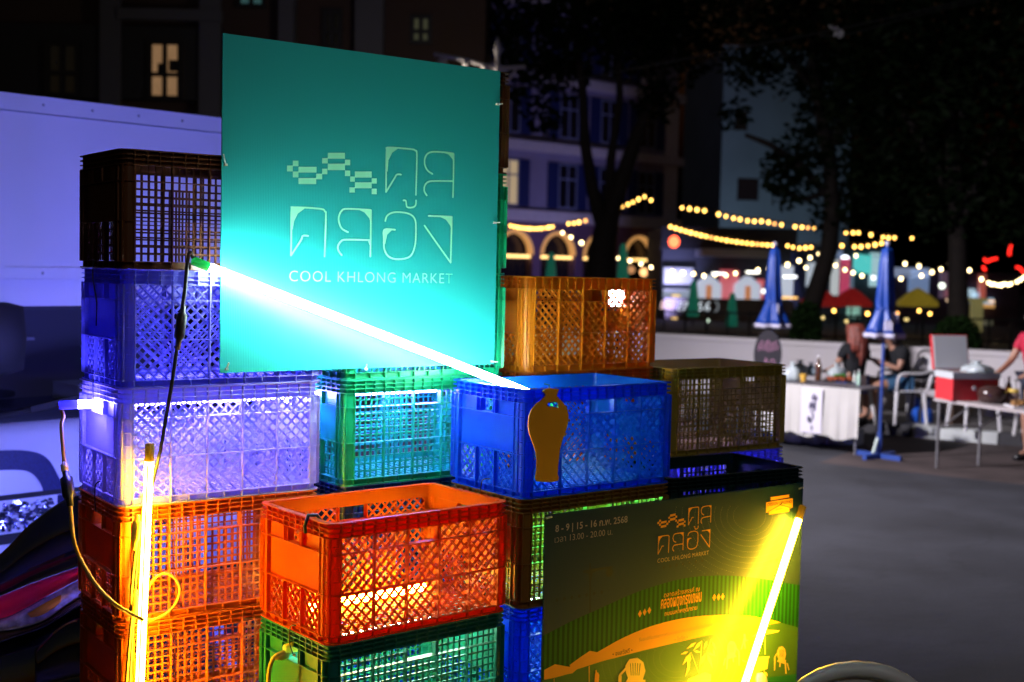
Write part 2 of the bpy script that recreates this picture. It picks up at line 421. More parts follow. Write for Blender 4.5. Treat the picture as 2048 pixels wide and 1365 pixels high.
# left column, bottom to top
crate(g_, ORANGE_GRID, 'A', 0, low); crate(d_, BLUE_P, 'A', 1, low)
crate(g_, ORANGE_GRID, 'A', 2, 'orange grid crate lowest in the left column, behind the yellow tube', dx=.004)
crate(g_, ORANGE_GRID, 'A', 3, 'orange grid crate right under the glowing lavender crate in the left column', dx=-.002)
crate(d_, MILKY, 'A', 4, 'milky lattice crate glowing lavender with a blue tube stuck through it')
crate(d_, MILKY_B, 'A', 5, 'milky crate lit deep blue, directly under the brown top crate', dx=.003, dyaw=-.4)
crate(g_, BROWN, 'A', 6, 'dark brown grid crate on top of the left column beside the teal sign')
# column behind the sign
crate(g_, BROWN, 'B', 0, low); crate(g_, DKGREEN, 'B', 1, low); crate(d_, BLUE_P, 'B', 2, low)
crate(g_, NAVY_P, 'B', 3, 'dark crate under the green grid crate, behind the orange open crate')
crate(g_, GREEN_P, 'B', 4, 'green grid crate lit blue inside, right of the glowing lavender crate', sz=1.004)
crate(g_, GREEN_P, 'B', 5, 'green crate behind the lower right edge of the teal sign', sz=1.012, dz=.0013)
crate(g_, GREEN_P, 'B', 6, 'green crate behind the right edge of the sign, below the brown one', sz=1.012, dz=.0055)
crate(g_, BROWN, 'B', 7, 'brown crate behind the top right corner of the teal sign', sz=1.012, dz=.0098)
# orange crate column at the back
for i, (s_, m_) in enumerate(((d_, ORANGE), (g_, DKGREEN), (d_, BLUE_P), (g_, BROWN))): crate(s_, m_, 'C', i, low)
crate(g_, ORANGE_GRID, 'C', 4, 'red orange crate under the golden orange lattice crate, seen by its rim')
crate(d_, GOLD_ORANGE, 'C', 5, 'golden orange lattice crate high up with a white lamp behind it')
# blue crate column
crate(g_, ORANGE_GRID, 'D', 0, low); crate(g_, DKGREEN, 'D', 1, low)
crate(d_, BLUE_P, 'D', 2, 'bright blue lattice crate at the left edge of the event poster')
crate(g_, BROWN_D, 'D', 3, 'brown grid crate lit green inside, under the blue open crate')
crate(d_, BLUE_P, 'D', 4, 'blue open lattice crate with the yellow vase cutout hung on it')
# right column at the back
for i, (s_, m_) in enumerate(((g_, ORANGE_GRID), (d_, BLUE_P), (g_, BROWN))): crate(s_, m_, 'E', i, low)
crate(d_, MILKY_B, 'E', 3, 'milky crate lit blue under the ochre open crate')
crate(g_, OLIVE, 'E', 4, 'ochre brown open crate farthest right in front of the road')
# poster column
crate(g_, BROWN, 'F', 0, low); crate(g_, OLIVE, 'F', 1, 'brown crate behind the lower right edge of the poster')
crate(d_, ORANGE, 'F', 2, 'orange red crate behind the right edge of the poster')
crate(g_, NIGHT_GREEN, 'F', 3, 'dark green open crate behind the top of the event poster')
# front column
crate(g_, BROWN, 'G', 0, low); crate(d_, BLUE_P, 'G', 1, low)
crate(g_, DKGREEN, 'G', 2, 'dark green grid crate glowing mint inside, under the orange open crate')
crate(d_, ORANGE, 'G', 3, 'bright orange red open lattice crate at the front centre')

# ------------------------------------------------------------------ tube lights
def place(o, p0, p1, roll_to=None):
    p0, p1 = Vector(p0), Vector(p1); z = (p1 - p0).normalized()
    x = Vector(roll_to or (0, -1, 0)); x = (x - z * x.dot(z)).normalized(); y = z.cross(x)
    o.matrix_world = Matrix(((x.x, y.x, z.x, p0.x), (x.y, y.y, z.y, p0.y), (x.z, y.z, z.z, p0.z), (0, 0, 0, 1)))
def tube_light(p0, p1, col, strength, sleeve, cap_col, label, seam=True, r=.0112, face=(0, -1, 0)):
    p0, p1 = Vector(p0), Vector(p1); ln = (p1 - p0).length
    t_ = thing('tube_light', label, 'tube light', group='led tube lights of the sign stand')
    nm = label[:18]
    core = mat('lit tube ' + nm, (.8, .8, .8), .4, emit=[c * strength for c in col])
    MB().tube([(0, 0, .05), (0, 0, ln - .05)], r, 14).build('glass_tube', core, t_, True)
    cm = mat('tube cap ' + nm, cap_col, .35, trans=.25)
    for z0, z1 in ((0, .052), (ln - .052, ln)):
        MB().tube([(0, 0, z0), (0, 0, z0 + .003), (0, 0, z1 - .003), (0, 0, z1)], [r * .8, r * 1.12, r * 1.12, r * .8], 14).build('end_cap', cm, t_, True)
    if seam: MB().box(r - .0008, r + .0012, -.0017, .0017, .06, ln - .06).build('seam', mat('tube seam ' + nm, sleeve, .5, emit=[c * .85 for c in sleeve]), t_)
    place(t_, p0, p1, face)
    return t_
def on_plane(px, py, p0, yaw, off):
    a = R(yaw); n = Vector((math.sin(a), -math.cos(a), 0)); r = ray(px, py)
    q = Vector((p0[0], p0[1], 0)) + n * off
    return CAM + r * ((q - Vector((0, 0, CAM_Z))).dot(n) / r.dot(n))
A0 = STK['A'][:2]
# white-cyan tube across the sign, its low end inside the blue crate
a_ = R(36.3); eS = Vector((math.cos(a_), math.sin(a_), 0)); nS = Vector((math.sin(a_), -math.cos(a_), 0))
t1a = on_plane(384, 521, A0, 36.3, .05)
t1b = P(1190, 838, 3.96)
t1b = t1a + (t1b - t1a).normalized() * 1.24
tube_light(t1a, t1b, (.80, 1, .95), 112, (.7, .9, .9), (.02, .28, .08), 'white tube light slanting across the teal sign into the blue crate')
t2a = on_plane(300, 886, A0, 35.9, .055); t2b = t2a + (on_plane(280, 1362, A0, 35.9, .075) - t2a).normalized() * 1.2
tube_light(t2a, t2b, (1, .52, .02), 170, (1, .6, .05), (.16, .13, .03), 'yellow tube light standing upright before the orange crates at left')
D0 = STK['D'][:2]
t3a = on_plane(1606, 1012, D0, 36.5, .042); t3b = t3a + (on_plane(1488, 1372, D0, 36.5, .105) - t3a).normalized() * 1.2
tube_light(t3a, t3b, (1, .62, .02), 31, (1, .6, .05), (.45, .2, .05), 'yellow tube light leaning over the right side of the event poster')
def stack_pt(k, level, x, y, z):        # crate-local point (from the front left bottom corner)
    fx, fy, yaw = STK[k]; a = R(yaw)
    return Vector((fx + x * math.cos(a) - y * math.sin(a), fy + x * math.sin(a) + y * math.cos(a), level * PIT + z))
p0 = stack_pt('A', 4, -.105, Wd * .50, .262); p1 = stack_pt('B', 4, .50, Wd * .5, .262)
tube_light(p0, p1, (.13, .11, 1), 620, (.5, .5, 1), (.10, .10, .32), 'blue tube light sticking out of the glowing lavender crate', face=(0, -.3, -1))
tube_light(stack_pt('G', 2, -.02, Wd * .5, .272), stack_pt('D', 2, .52, Wd * .5, .272), (.50, 1, .74), 95, (.6, 1, .9), (.6, .5, .05), 'pale mint tube light inside the dark green crate at the bottom')
tube_light(stack_pt('D', 3, .05, Wd * .5, .25), stack_pt('D', 3, .55, Wd * .5, .25), (.10, 1, .12), 130, (.2, 1, .2), (.1, .4, .1), 'green tube light inside the brown crate under the blue one')
tube_light(stack_pt('E', 3, .04, Wd * .55, .25), stack_pt('E', 3, .56, Wd * .55, .25), (.20, .16, 1), 110, (.4, .4, 1), (.1, .1, .3), 'blue tube light inside the crate under the ochre one')
tube_light(stack_pt('G', 3, .05, Wd * .72, .026), stack_pt('G', 3, .55, Wd * .72, .026), (1, .50, .03), 280, (1, .7, .1), (.5, .25, .04), 'warm yellow tube light lying on the floor of the bright orange crate')  # added lamp that makes the orange crate glow from inside
tube_light(stack_pt('A', 0, .66, Wd + .07, .12), stack_pt('A', 3, .65, Wd + .05, .08), (.16, .13, 1), 100, (.4, .4, 1), (.1, .1, .3), 'blue tube light standing behind the orange crates of the left column')  # added behind the column to throw blue light into it
# white floodlight inside the golden crate, facing the street
fl = thing('floodlight', 'small white led floodlight glaring through the golden orange crate', 'floodlight')
c = P(1243, 594, 4.62)
MB().box(-.066, .066, .004, .045, -.052, .052).build('housing', BLACK_PL, fl)
MB().box(-.046, .046, 0, .0035, -.034, .034).build('lens', mat('white led lens', (.8, .8, .8), .4, emit=(70, 72, 90)), fl)
MB().tube([(0, .03, -.04), (0, .03, -.20)], .006, 6).build('bracket', BLACK_PL, fl)
fl.location = c; fl.rotation_euler = (0, 0, R(12))
# unseen blue floodlight added behind the left column to turn the truck blue
fl = thing('floodlight', 'added, unseen blue floodlight on a short stand behind the crate columns, facing the truck', 'floodlight', (-.62, 4.45, 0))
hb = empty('lamp_head', (0, 0, .98), 0, fl); hb.rotation_euler = (R(-14), 0, R(28))
MB().box(-.16, .16, -.06, 0, -.12, .12).build('housing', BLACK_PL, hb)
MB().box(-.15, .15, .001, .006, -.11, .11).build('lens', mat('blue led lens', (.6, .6, .8), .4, emit=(54, 64, 290)), hb)
st = MB().tube([(0, 0, .85), (0, 0, .25)], .015, 8)
for k in range(3): st.tube([(0, 0, .32), (.3 * math.cos(R(120 * k)), .3 * math.sin(R(120 * k)), .012)], .011, 6)
st.build('stand', BLACK_PL, fl)
# unseen market floodlight, added behind the crates to light the food tables
fl = thing('floodlight', 'added, unseen white floodlight on a tall stand behind the teal sign, facing the food tables', 'floodlight', (-1.0, 11.3, 0))
hb = empty('lamp_head', (0, 0, 3.6), 0, fl)
MB().box(-.14, .14, -.05, 0, -.1, .1).build('housing', BLACK_PL, hb)
MB().box(-.13, .13, .001, .006, -.09, .09).build('lens', mat('market led lens', (.8, .8, .8), .4, emit=(8, 8, 9), nee=False), hb)
hb.rotation_euler = (R(-10), 0, R(-70))
st = MB().tube([(0, 0, 3.55), (0, 0, .3)], .018, 8)
for k in range(3): st.tube([(0, 0, .5), (.42 * math.cos(R(120 * k)), .42 * math.sin(R(120 * k)), .014)], .012, 6)
st.build('stand', BLACK_PL, fl)
def spot(name, loc, target, power, color, deg, blend=.6, radius=.12):
    d = bpy.data.lights.new(name, 'SPOT'); d.energy = power; d.color = color; d.spot_size = R(deg); d.spot_blend = blend; d.shadow_soft_size = radius
    o = bpy.data.objects.new(name, d); COL.objects.link(o); o.location = loc
    o.rotation_euler = (Vector(target) - Vector(loc)).to_track_quat('-Z', 'Y').to_euler(); return o
spot('added_market_spot', (-.88, 11.3, 3.6), (4.4, 11.9, 0), 3000, (1, .93, 1), 150, 1.0)  # light of the added market floodlight

sl = thing('street_lamp', 'added tall street lamp, unseen behind the viewpoint at the roadside', 'street lamp', (4.2, -3.4, 0))  # street lamp added behind the camera to lift the crate fronts
MB().lathe([(.09, 0), (.08, .5), (.055, 5.9), (.05, 6.2)], 12).build('pole', GREY_METAL, sl, True)
MB().tube([(0, 0, 6.1), (-.3, .2, 6.35), (-1.0, .7, 6.45)], .03, 8).build('arm', GREY_METAL, sl)
MB().lathe([(.05, .10), (.16, .06), (.17, 0), (.15, .004)], 14, (-1.0, .7, 6.36), sy=.7).build('lamp_head', GREY_METAL, sl, True)
spot('added_street_spot', (3.2, -2.7, 6.33), (1.3, 4.4, 0), 310, (1, .94, .88), 110, .7)  # light of the added street lamp

# ------------------------------------------------------------------ sign boards and their print
class Board:
    """a flat board in its own frame: x along, z up, the print on the -y side"""
    def __init__(s, root, P0, yaw):
        s.root = root; s.P0 = Vector((P0[0], P0[1], 0)); a = R(yaw)
        s.e = Vector((math.cos(a), math.sin(a), 0)); s.n = Vector((math.sin(a), -math.cos(a), 0)); s.k = 0
        root.location = s.P0; root.rotation_euler = (0, 0, a)
    def uv(s, px, py):
        r = ray(px, py); p = CAM + r * ((s.P0 - CAM).dot(s.n) / r.dot(s.n)); return ((p - s.P0).dot(s.e), p.z)
    def y(s): s.k += 1; return -.0003 - .00005 * s.k
    def poly(s, name, polys, m_, y=None, parent=None):
        y = s.y() if y is None else y
        mb = MB()
        for q in polys:
            n = len(mb.v); mb.v += [(u, y, v) for u, v in q]; mb.f.append(tuple(range(n, n + len(q))))
        return mb.build(name, m_, parent or s.root)
    def text(s, body, m_, u0, v0, u1, name='lettering', bold=0.0, sp=1.0, align_h=None, parent=None):
        c = bpy.data.curves.new('t', 'FONT'); c.body = body; c.space_character = sp; c.offset = bold; c.resolution_u = 4
        o = bpy.data.objects.new('t', c); COL.objects.link(o)
        dg = bpy.context.evaluated_depsgraph_get(); me = bpy.data.meshes.new_from_object(o.evaluated_get(dg))
        bpy.data.objects.remove(o); bpy.data.curves.remove(c)
        xs = [v.co.x for v in me.vertices]; k = (u1 - u0) / (max(xs) - min(xs)); x0 = min(xs); y = s.y()
        ky = align_h / .7 if align_h else k
        for v in me.vertices: v.co = (u0 + (v.co.x - x0) * k, y, v0 + v.co.y * ky)
        me.name = name; me.materials.clear()
        return link(name, me, m_, parent or s.root)
def stroke_poly(pts, w):
    """flat ribbon along a smooth run of 2-D points with round ends"""
    q = catmull([(p[0], p[1], 0) for p in pts], 6); A, B = [], []
    for i, p in enumerate(q):
        d = (q[min(i + 1, len(q) - 1)] - q[max(i - 1, 0)]).normalized(); n = Vector((-d.y, d.x, 0)) * w / 2
        A.append((p.x + n.x, p.y + n.y)); B.append((p.x - n.x, p.y - n.y))
    out = [[A[i], A[i + 1], B[i + 1], B[i]] for i in range(len(q) - 1)]
    for c in (q[0], q[-1]): out.append([(c.x + w / 2 * math.cos(R(a)), c.y + w / 2 * math.sin(R(a))) for a in range(0, 360, 45)])
    return out
# the market's logotype in its own units (taken from the big sign, y down)
LG_S = [[(1022, 267), (1000, 267), (985, 290), (942, 360)], [(942, 360), (943, 240), (945, 140), (955, 122), (1070, 130), (1098, 138), (1107, 165), (1102, 375)],
        [(1190, 263), (1165, 245), (1150, 215), (1150, 180), (1165, 155), (1195, 145), (1260, 148), (1303, 154)], [(1304, 155), (1303, 270), (1300, 388)],
        [(1160, 378), (1147, 355), (1150, 325), (1170, 305), (1210, 301), (1300, 302)],
        [(525, 595), (497, 595), (485, 620), (433, 700)], [(433, 700), (435, 580), (436, 455), (450, 442), (590, 450), (615, 465), (620, 490), (613, 705)],
        [(738, 575), (705, 555), (690, 520), (690, 490), (705, 460), (735, 450), (858, 456)], [(861, 457), (860, 580), (858, 705)],
        [(705, 698), (688, 675), (685, 650), (700, 625), (730, 615), (858, 618)],
        [(938, 515), (950, 485), (990, 468), (1060, 475), (1096, 505), (1102, 570), (1096, 650), (1070, 705), (1010, 720), (960, 708), (934, 670), (930, 610), (934, 562), (990, 562)],
        [(1035, 405), (1048, 408), (1055, 440), (1085, 442), (1100, 430), (1103, 405)],
        [(1170, 488), (1230, 490), (1293, 492)], [(1294, 494), (1291, 610), (1288, 736)], [(1288, 738), (1218, 640), (1148, 540)]]
LG_F = [[(941, 126), (1010, 125), (975, 150), (955, 190), (950, 250), (942, 250)], [(1245, 147), (1307, 152), (1306, 220), (1298, 185), (1278, 160)],
        [(433, 443), (515, 443), (470, 475), (450, 515), (442, 560), (434, 560)], [(790, 452), (866, 456), (864, 540), (852, 500), (827, 470)],
        [(858, 616), (862, 616), (862, 665), (845, 620)], [(930, 557), (978, 560), (948, 588), (937, 640), (928, 640)], [(1222, 489), (1298, 489), (1296, 590), (1286, 540), (1262, 508)]]
LG_R = [(412, 218, 443, 250), (443, 192, 473, 222), (473, 225, 570, 256), (443, 250, 473, 282), (473, 285, 568, 318), (568, 262, 600, 292), (600, 235, 628, 265), (600, 178, 630, 207),
        (630, 150, 722, 182), (722, 187, 750, 217), (630, 208, 722, 243), (722, 245, 750, 275), (750, 277, 775, 305), (775, 250, 865, 283), (865, 287, 892, 315), (775, 308, 865, 340), (746, 335, 775, 363), (865, 342, 892, 372)]
sign = thing('sign_board', 'large square teal corrugated sign with pale green Thai lettering', 'sign')
SB = Board(sign, (A0[0] + .012 * math.sin(R(36.3)), A0[1] - .012 * math.cos(R(36.3))), 36.3)
sgm = mat('teal sign print', (.016, .36, .355), .42, spec=.35)
tt = sgm.node_tree; tc = tt.nodes.new('ShaderNodeTexCoord'); wv = tt.nodes.new('ShaderNodeTexWave'); wv.inputs['Scale'].default_value = 62; wv.bands_direction = 'X'
bp = tt.nodes.new('ShaderNodeBump'); bp.inputs['Strength'].default_value = .10; bp.inputs['Distance'].default_value = .002
tt.links.new(tc.outputs['Object'], wv.inputs['Vector']); tt.links.new(wv.outputs[0], bp.inputs['Height']); tt.links.new(bp.outputs[0], tt.nodes['Principled BSDF'].inputs['Normal'])
MB().box(.2762, 1.2110, 0, .005, 1.632, 2.5655).build('board', sgm, sign)
# letter positions: units of the sign zoom -> picture -> board plane
def l2s(x, y): return SB.uv(420 + x / 2.6766, 250 + y / 2.6766)
prn = mat('pale green print', (.24, .78, .52), .45, spec=.3)
def logo(board, fn, m_, w):
    y0 = board.y()
    y1 = board.y()
    for ss, ff in (((0, 1), (0,)), ((2, 3, 4), (1,)), ((5, 6), (2,)), ((7, 8, 9), (3, 4)), ((10,), (5,)), ((11,), ()), ((12, 13, 14), (6,))):
        mb = MB()
        for i in ss:
            for q in stroke_poly([fn(*p) for p in LG_S[i]], w): n = len(mb.v); mb.v += [(u, y0, v) for u, v in q]; mb.f.append(tuple(range(n, n + len(q))))
        for i in ff: q = [fn(*p) for p in LG_F[i]]; n = len(mb.v); mb.v += [(u, y1, v) for u, v in q]; mb.f.append(tuple(range(n, n + len(q))))
        mb.build('thai_letter' if ff else 'tone_mark', m_, board.root)
    y2 = board.y()
    for a, b, c, d in LG_R: board.poly('wave_tile', [[fn(a, b), fn(c, b), fn(c, d), fn(a, d)]], m_, y2)
logo(SB, l2s, prn, .0052)
a, b = l2s(424, 838), l2s(1296, 852)
SB.text('COOL KHLONG MARKET', prn, a[0], a[1], b[0], bold=-.012, sp=1.12)
zt = mat('white zip tie', (.65, .68, .66), .4, trans=.3)
for px, py, dx, dy in ((993, 209, -10, 0), (988, 446, -10, 1), (982, 723, -12, -1), (730, 738, 0, 12), (452, 738, -3, 16), (450, 330, 8, 26)):
    p = [SB.uv(px, py), SB.uv(px - dx * .8, py - dy * .8)]
    MB().tube([(p[0][0], -.004, p[0][1]), (p[1][0], -.012, p[1][1])], .0022, 6).box(p[0][0] - .004, p[0][0] + .004, -.009, -.001, p[0][1] - .003, p[0][1] + .003).build('zip_tie', zt, sign)

# event poster
poster = thing('poster_board', 'event poster with Thai dates, striped green hill and yellow chair silhouettes', 'poster')
PB = Board(poster, (D0[0] + .0165 * .6, D0[1] - .0165 * .8), 36.5)
pm = mat('poster graded print', (.055, .105, .115), .33, var=.0, spec=.16)
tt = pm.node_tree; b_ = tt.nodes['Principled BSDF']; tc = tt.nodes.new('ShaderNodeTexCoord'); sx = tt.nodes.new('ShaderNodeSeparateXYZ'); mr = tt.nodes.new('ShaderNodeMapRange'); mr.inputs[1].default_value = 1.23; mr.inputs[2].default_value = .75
rp = tt.nodes.new('ShaderNodeValToRGB'); rp.color_ramp.elements[0].color = (.012, .045, .07, 1); rp.color_ramp.elements[1].color = (.06, .095, .085, 1)  # colour runs from dark slate above to lighter grey green below
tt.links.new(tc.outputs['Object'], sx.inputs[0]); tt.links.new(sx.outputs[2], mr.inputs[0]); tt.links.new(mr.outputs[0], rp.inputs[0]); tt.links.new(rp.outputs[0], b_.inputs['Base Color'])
def flute(M, sc=.12):
    t = M.node_tree; tc = t.nodes.new('ShaderNodeTexCoord'); w = t.nodes.new('ShaderNodeTexWave'); w.inputs['Scale'].default_value = 60; w.bands_direction = 'Z'
    bp = t.nodes.new('ShaderNodeBump'); bp.inputs['Strength'].default_value = sc; bp.inputs['Distance'].default_value = .002
    t.links.new(tc.outputs['Object'], w.inputs['Vector']); t.links.new(w.outputs[0], bp.inputs['Height']); t.links.new(bp.outputs[0], t.nodes['Principled BSDF'].inputs['Normal'])
flute(pm)
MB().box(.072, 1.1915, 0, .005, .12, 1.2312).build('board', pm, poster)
def z5(x, y): return PB.uv(1080 + x / 3.7236, 1000 + y / 3.7236)
def z5s(l): return [z5(*p) for p in l]
gold = mat('golden print', (.85, .40, .04), .33, spec=.16); sil = mat('cream print', (.85, .62, .14), .33, spec=.16); flute(sil)
dgr = mat('dark green print', (.010, .07, .012), .33, spec=.16); mgr = mat('mid green print', (.022, .15, .018), .33, spec=.16); lgr = mat('meadow green print', (.07, .17, .035), .33, spec=.16)
for g__ in (dgr, mgr, lgr): flute(g__)
ltd = mat('grey print', (.36, .34, .33), .45); ink = mat('dark brown ink', (.04, .02, .008), .5); shp = mat('dusky print', (.010, .028, .022), .5)
u_l, u_r, v_b = .0722, 1.1913, .1205
HT = [(38, 1010), (120, 963), (200, 920), (300, 873), (400, 830), (520, 775), (640, 720), (740, 680), (830, 650), (920, 622), (1000, 600), (1100, 580), (1200, 568), (1330, 563), (1450, 566), (1560, 576), (1650, 588), (1740, 602), (1830, 620), (1912, 640)]
hill_t = z5s(HT); hill_t[0] = (u_l, hill_t[0][1]); hill_t[-1] = (u_r, hill_t[-1][1])
def top_v(u):
    for (a, b) in zip(hill_t, hill_t[1:]):
        if a[0] <= u <= b[0] + 1e-9: return a[1] + (b[1] - a[1]) * (u - a[0]) / (b[0] - a[0])
    return hill_t[-1][1]
PB.poly('striped_hill', [[hill_t[i], hill_t[i + 1], (hill_t[i + 1][0], v_b), (hill_t[i][0], v_b)] for i in range(len(hill_t) - 1)], dgr)
stp = []; u = u_l + .006
while u < u_r - .012:
    stp.append([(u, top_v(u) - .0004), (u + .0095, top_v(u + .0095) - .0004), (u + .0095, v_b), (u, v_b)]); u += .0188
PB.poly('hill_stripe', stp, mgr)
# meadow below the sunlit ridge
RT = [(30, 1268), (110, 1225), (235, 1247), (255, 1243), (220, 1230), (300, 1172), (370, 1125), (425, 1135), (500, 1092), (560, 1058), (630, 1022), (700, 990), (770, 962), (830, 940), (920, 914), (1000, 895), (1100, 877), (1200, 865), (1300, 859), (1400, 857), (1520, 863), (1640, 880), (1720, 893), (1790, 912)]
RB = [(30, 1340), (110, 1325), (200, 1300), (240, 1292), (275, 1262), (330, 1245), (400, 1222), (430, 1212), (500, 1192), (560, 1178), (630, 1158), (700, 1140), (770, 1122), (830, 1108), (920, 1086), (1000, 1066), (1100, 1043), (1200, 1020), (1300, 997), (1400, 976), (1520, 955), (1640, 935), (1720, 925), (1790, 914)]
mt_ = z5s(RB); mt_[0] = (u_l, mt_[0][1]); mt_.append((z5(1905, 955)[0], z5(1905, 955)[1])); mt_[-1] = (u_r, mt_[-1][1])
PB.poly('meadow', [[mt_[i], mt_[i + 1], (mt_[i + 1][0], v_b), (mt_[i][0], v_b)] for i in range(len(mt_) - 1) if mt_[i + 1][0] > mt_[i][0]], lgr)
rt, rb = z5s(RT), z5s(RB)
PB.poly('sunlit_ridge', [[rt[i], rt[i + 1], rb[i + 1], rb[i]] for i in range(len(rt) - 1)], gold)
arc = [(1560, 1359), (1640, 1336), (1720, 1320), (1800, 1310), (1903, 1298)]
at_ = z5s(arc); at_[-1] = (u_r, at_[-1][1])
PB.poly('lower_bank', [[at_[i], at_[i + 1], (at_[i + 1][0], v_b), (at_[i][0], v_b)] for i in range(len(at_) - 1)], mat('deep green print', (.015, .16, .04), .45))
def disc(c, r, n=10): return [(c[0] + r * math.cos(2 * math.pi * i / n), c[1] + r * math.sin(2 * math.pi * i / n)) for i in range(n)]
dots = []
for (xa, ya, xb, yb, n) in ((920, 503, 1208, 453, 7), (125, 747, 458, 688, 7), (1718, 458, 1762, 450, 2)):
    for i in range(n): dots.append(disc(z5(xa + (xb - xa) * i / max(1, n - 1), ya + (yb - ya) * i / max(1, n - 1)), .0055))
yd = PB.y()
for q in dots: PB.poly('printed_dot', [q], shp, yd)
lampp = [z5s([(366, 470), (378, 470), (378, 838), (366, 842)]), z5s([(318, 528), (400, 512), (540, 492), (542, 504), (430, 528), (390, 545), (378, 610), (366, 610), (360, 550), (318, 540)]), disc(z5(516, 540), .0145)]
PB.poly('printed_lamp', lampp, shp)
pts = []
for cxx, cyy in ((1560, 120), (1010, 1180)):
    for r_ in range(12):
        rad = 120 + r_ * 48
        for a in range(0, 360, max(2, int(340 / rad * 3))):
            x, y = cxx + rad * math.cos(R(a)), cyy + rad * .86 * math.sin(R(a))
            if cxx > 1200 and (50 < x < 1890 and 45 < y < 560 - abs(x - 1300) * .12 and x > 1000): pts.append(z5(x, y))
            if cxx < 1200 and (60 < x < 1880 and y > 1000 + max(0, 1300 - x) * .27): pts.append(z5(x, y))
PB.poly('dotted_arcs', [disc(p, .0009, 4) for p in pts if u_l + .01 < p[0] < u_r - .01 and p[1] > .5], mat('pale dots', (.35, .42, .25), .5))['kind'] = 'stuff'
def z5t(body, x0, y0, x1, y1, m_, **k):
    a, b = z5(x0, y0), z5(x1, y1); PB.text(body, m_, a[0], a[1], b[0], **k)
z5t('8 - 9 | 15 - 16 ก.พ. 2568', 113, 240, 650, 176, ltd, bold=.014)
z5t('เวลา 13.00 - 20.00 น.', 108, 320, 537, 264, ltd, bold=-.01)
z5t('COOL KHLONG MARKET', 873, 470, 1255, 410, mat('tan print', (.45, .33, .15), .5), sp=1.1)
z5t('ตลาดสร้างสรรค์ ณ', 922, 728, 1186, 676, gold)
z5t('คลองผดุงกรุงเกษม', 898, 812, 1200, 752, gold, bold=.02, align_h=.036)
z5t('ถนนมหาพฤฒาราม', 926, 864, 1168, 818, gold, bold=.012)
z5t('รื่นรมย์กับบรรยากาศริมคลองจากความร่วมมือร่วมใจของชุมชน', 735, 1056, 1335, 912, mat('faint ink', (.42, .24, .05), .5))
z5t('• จงสวัสดิ์ •', 538, 1166, 686, 1132, ink, bold=.01)
z5t('• โซกุ๊ก •', 1000, 1058, 1098, 1036, mat('brown ink', (.30, .17, .03), .5))
z5t('• โปลิศสภา •', 1352, 980, 1500, 948, mat('brown ink', (.30, .17, .03), .5), bold=.01)
for x, y in ((736, 846), (771, 834), (806, 822), (1289, 724), (1321, 722), (1352, 719)):
    c = z5(x, y); PB.poly('printed_diamond', [[(c[0] - .008, c[1]), (c[0], c[1] - .0115), (c[0] + .008, c[1]), (c[0], c[1] + .0115)]], gold, y=-.0052)
# logotype on the poster
s0, s1 = l2s(433, 703), l2s(1307, 152); q0, q1 = PB.uv(1315.5, 1109), PB.uv(1422, 1011); ksc = (q1[0] - q0[0]) / (s1[0] - s0[0]); ksv = (q1[1] - q0[1]) / (s1[1] - s0[1])
def l2p(x, y): a = l2s(x, y); return (q0[0] + (a[0] - s0[0]) * ksc, q0[1] + (a[1] - s0[1]) * ksv)
logo(PB, l2p, gold, .0026)
# badge
def zb(x, y): return PB.uv(1400 + x / 8.904, 960 + y / 8.904)
def zbs(l): return [zb(*p) for p in l]
PB.poly('badge', [zbs([(1240, 312), (1590, 258), (1575, 285), (1590, 310), (1250, 366), (1262, 338)]), zbs([(1172, 400), (1648, 326), (1645, 492), (1585, 512), (1580, 560), (1225, 622), (1222, 575), (1170, 585)])], gold)
PB.poly('badge_roof', [zbs([(1205, 562), (1420, 438), (1422, 452), (1212, 572)]), zbs([(1420, 438), (1612, 488), (1610, 500), (1422, 452)]), zbs([(1430, 415), (1455, 411), (1455, 440), (1430, 436)])], shp)
a, b = zb(1195, 468), zb(1628, 400); PB.text('DESIGN UPRISING', shp, a[0], a[1], b[0], bold=.03, align_h=.0095)
a, b = zb(1345, 545), zb(1500, 522); PB.text('SOCIETY', shp, a[0], a[1], b[0], align_h=.005)
# silhouettes
def sil_chair(x0, y0, w, h, flip=1, name='printed_chair'):
    f = lambda x, y: z5(x0 + flip * x * w, y0 + y * h)
    back = [f(.30, .50), f(.22, .30), f(.28, .10), f(.45, 0), f(.68, .03), f(.80, .18), f(.78, .35), f(.70, .50)]
    seat = [f(.22, .50), f(.72, .46), f(.80, .56), f(.24, .66)]
    arm = [f(.68, .12), f(.98, .38), f(1.0, .46), f(.92, .46), f(.92, .40), f(.70, .22)]
    legs = [[f(.22, .6), f(.32, .62), f(.26, 1), f(.18, 1)], [f(.90, .40), f(1.0, .42), f(1.0, .88), f(.93, .88)], [f(.10, .62), f(.2, .6), f(.06, .88), f(0, .86)], [f(.56, .6), f(.64, .58), f(.66, .75), f(.6, .76)]]
    PB.poly(name, [back, seat, arm] + legs, sil)
    PB.poly('chair_slots', [[f(.36 + .07 * i, .12 + .01 * abs(i - 2)), f(.385 + .07 * i, .12), f(.42 + .055 * i, .40), f(.40 + .055 * i, .40)] for i in range(5)], lgr)
sil_chair(1360, 1050, 125, 210); sil_chair(1855, 1090, 115, 205, -1); sil_chair(840, 1175, 260, 330, -1)
PB.poly('printed_person', [z5s([(1512, 1000), (1526, 998), (1528, 1024), (1516, 1030)]), z5s([(1512, 1030), (1530, 1026), (1528, 1042), (1548, 1040), (1546, 1048), (1526, 1054), (1526, 1072), (1504, 1072)]),
        z5s([(1504, 1070), (1514, 1070), (1500, 1112), (1490, 1118)]), z5s([(1514, 1070), (1527, 1070), (1530, 1108), (1522, 1112)])], sil)
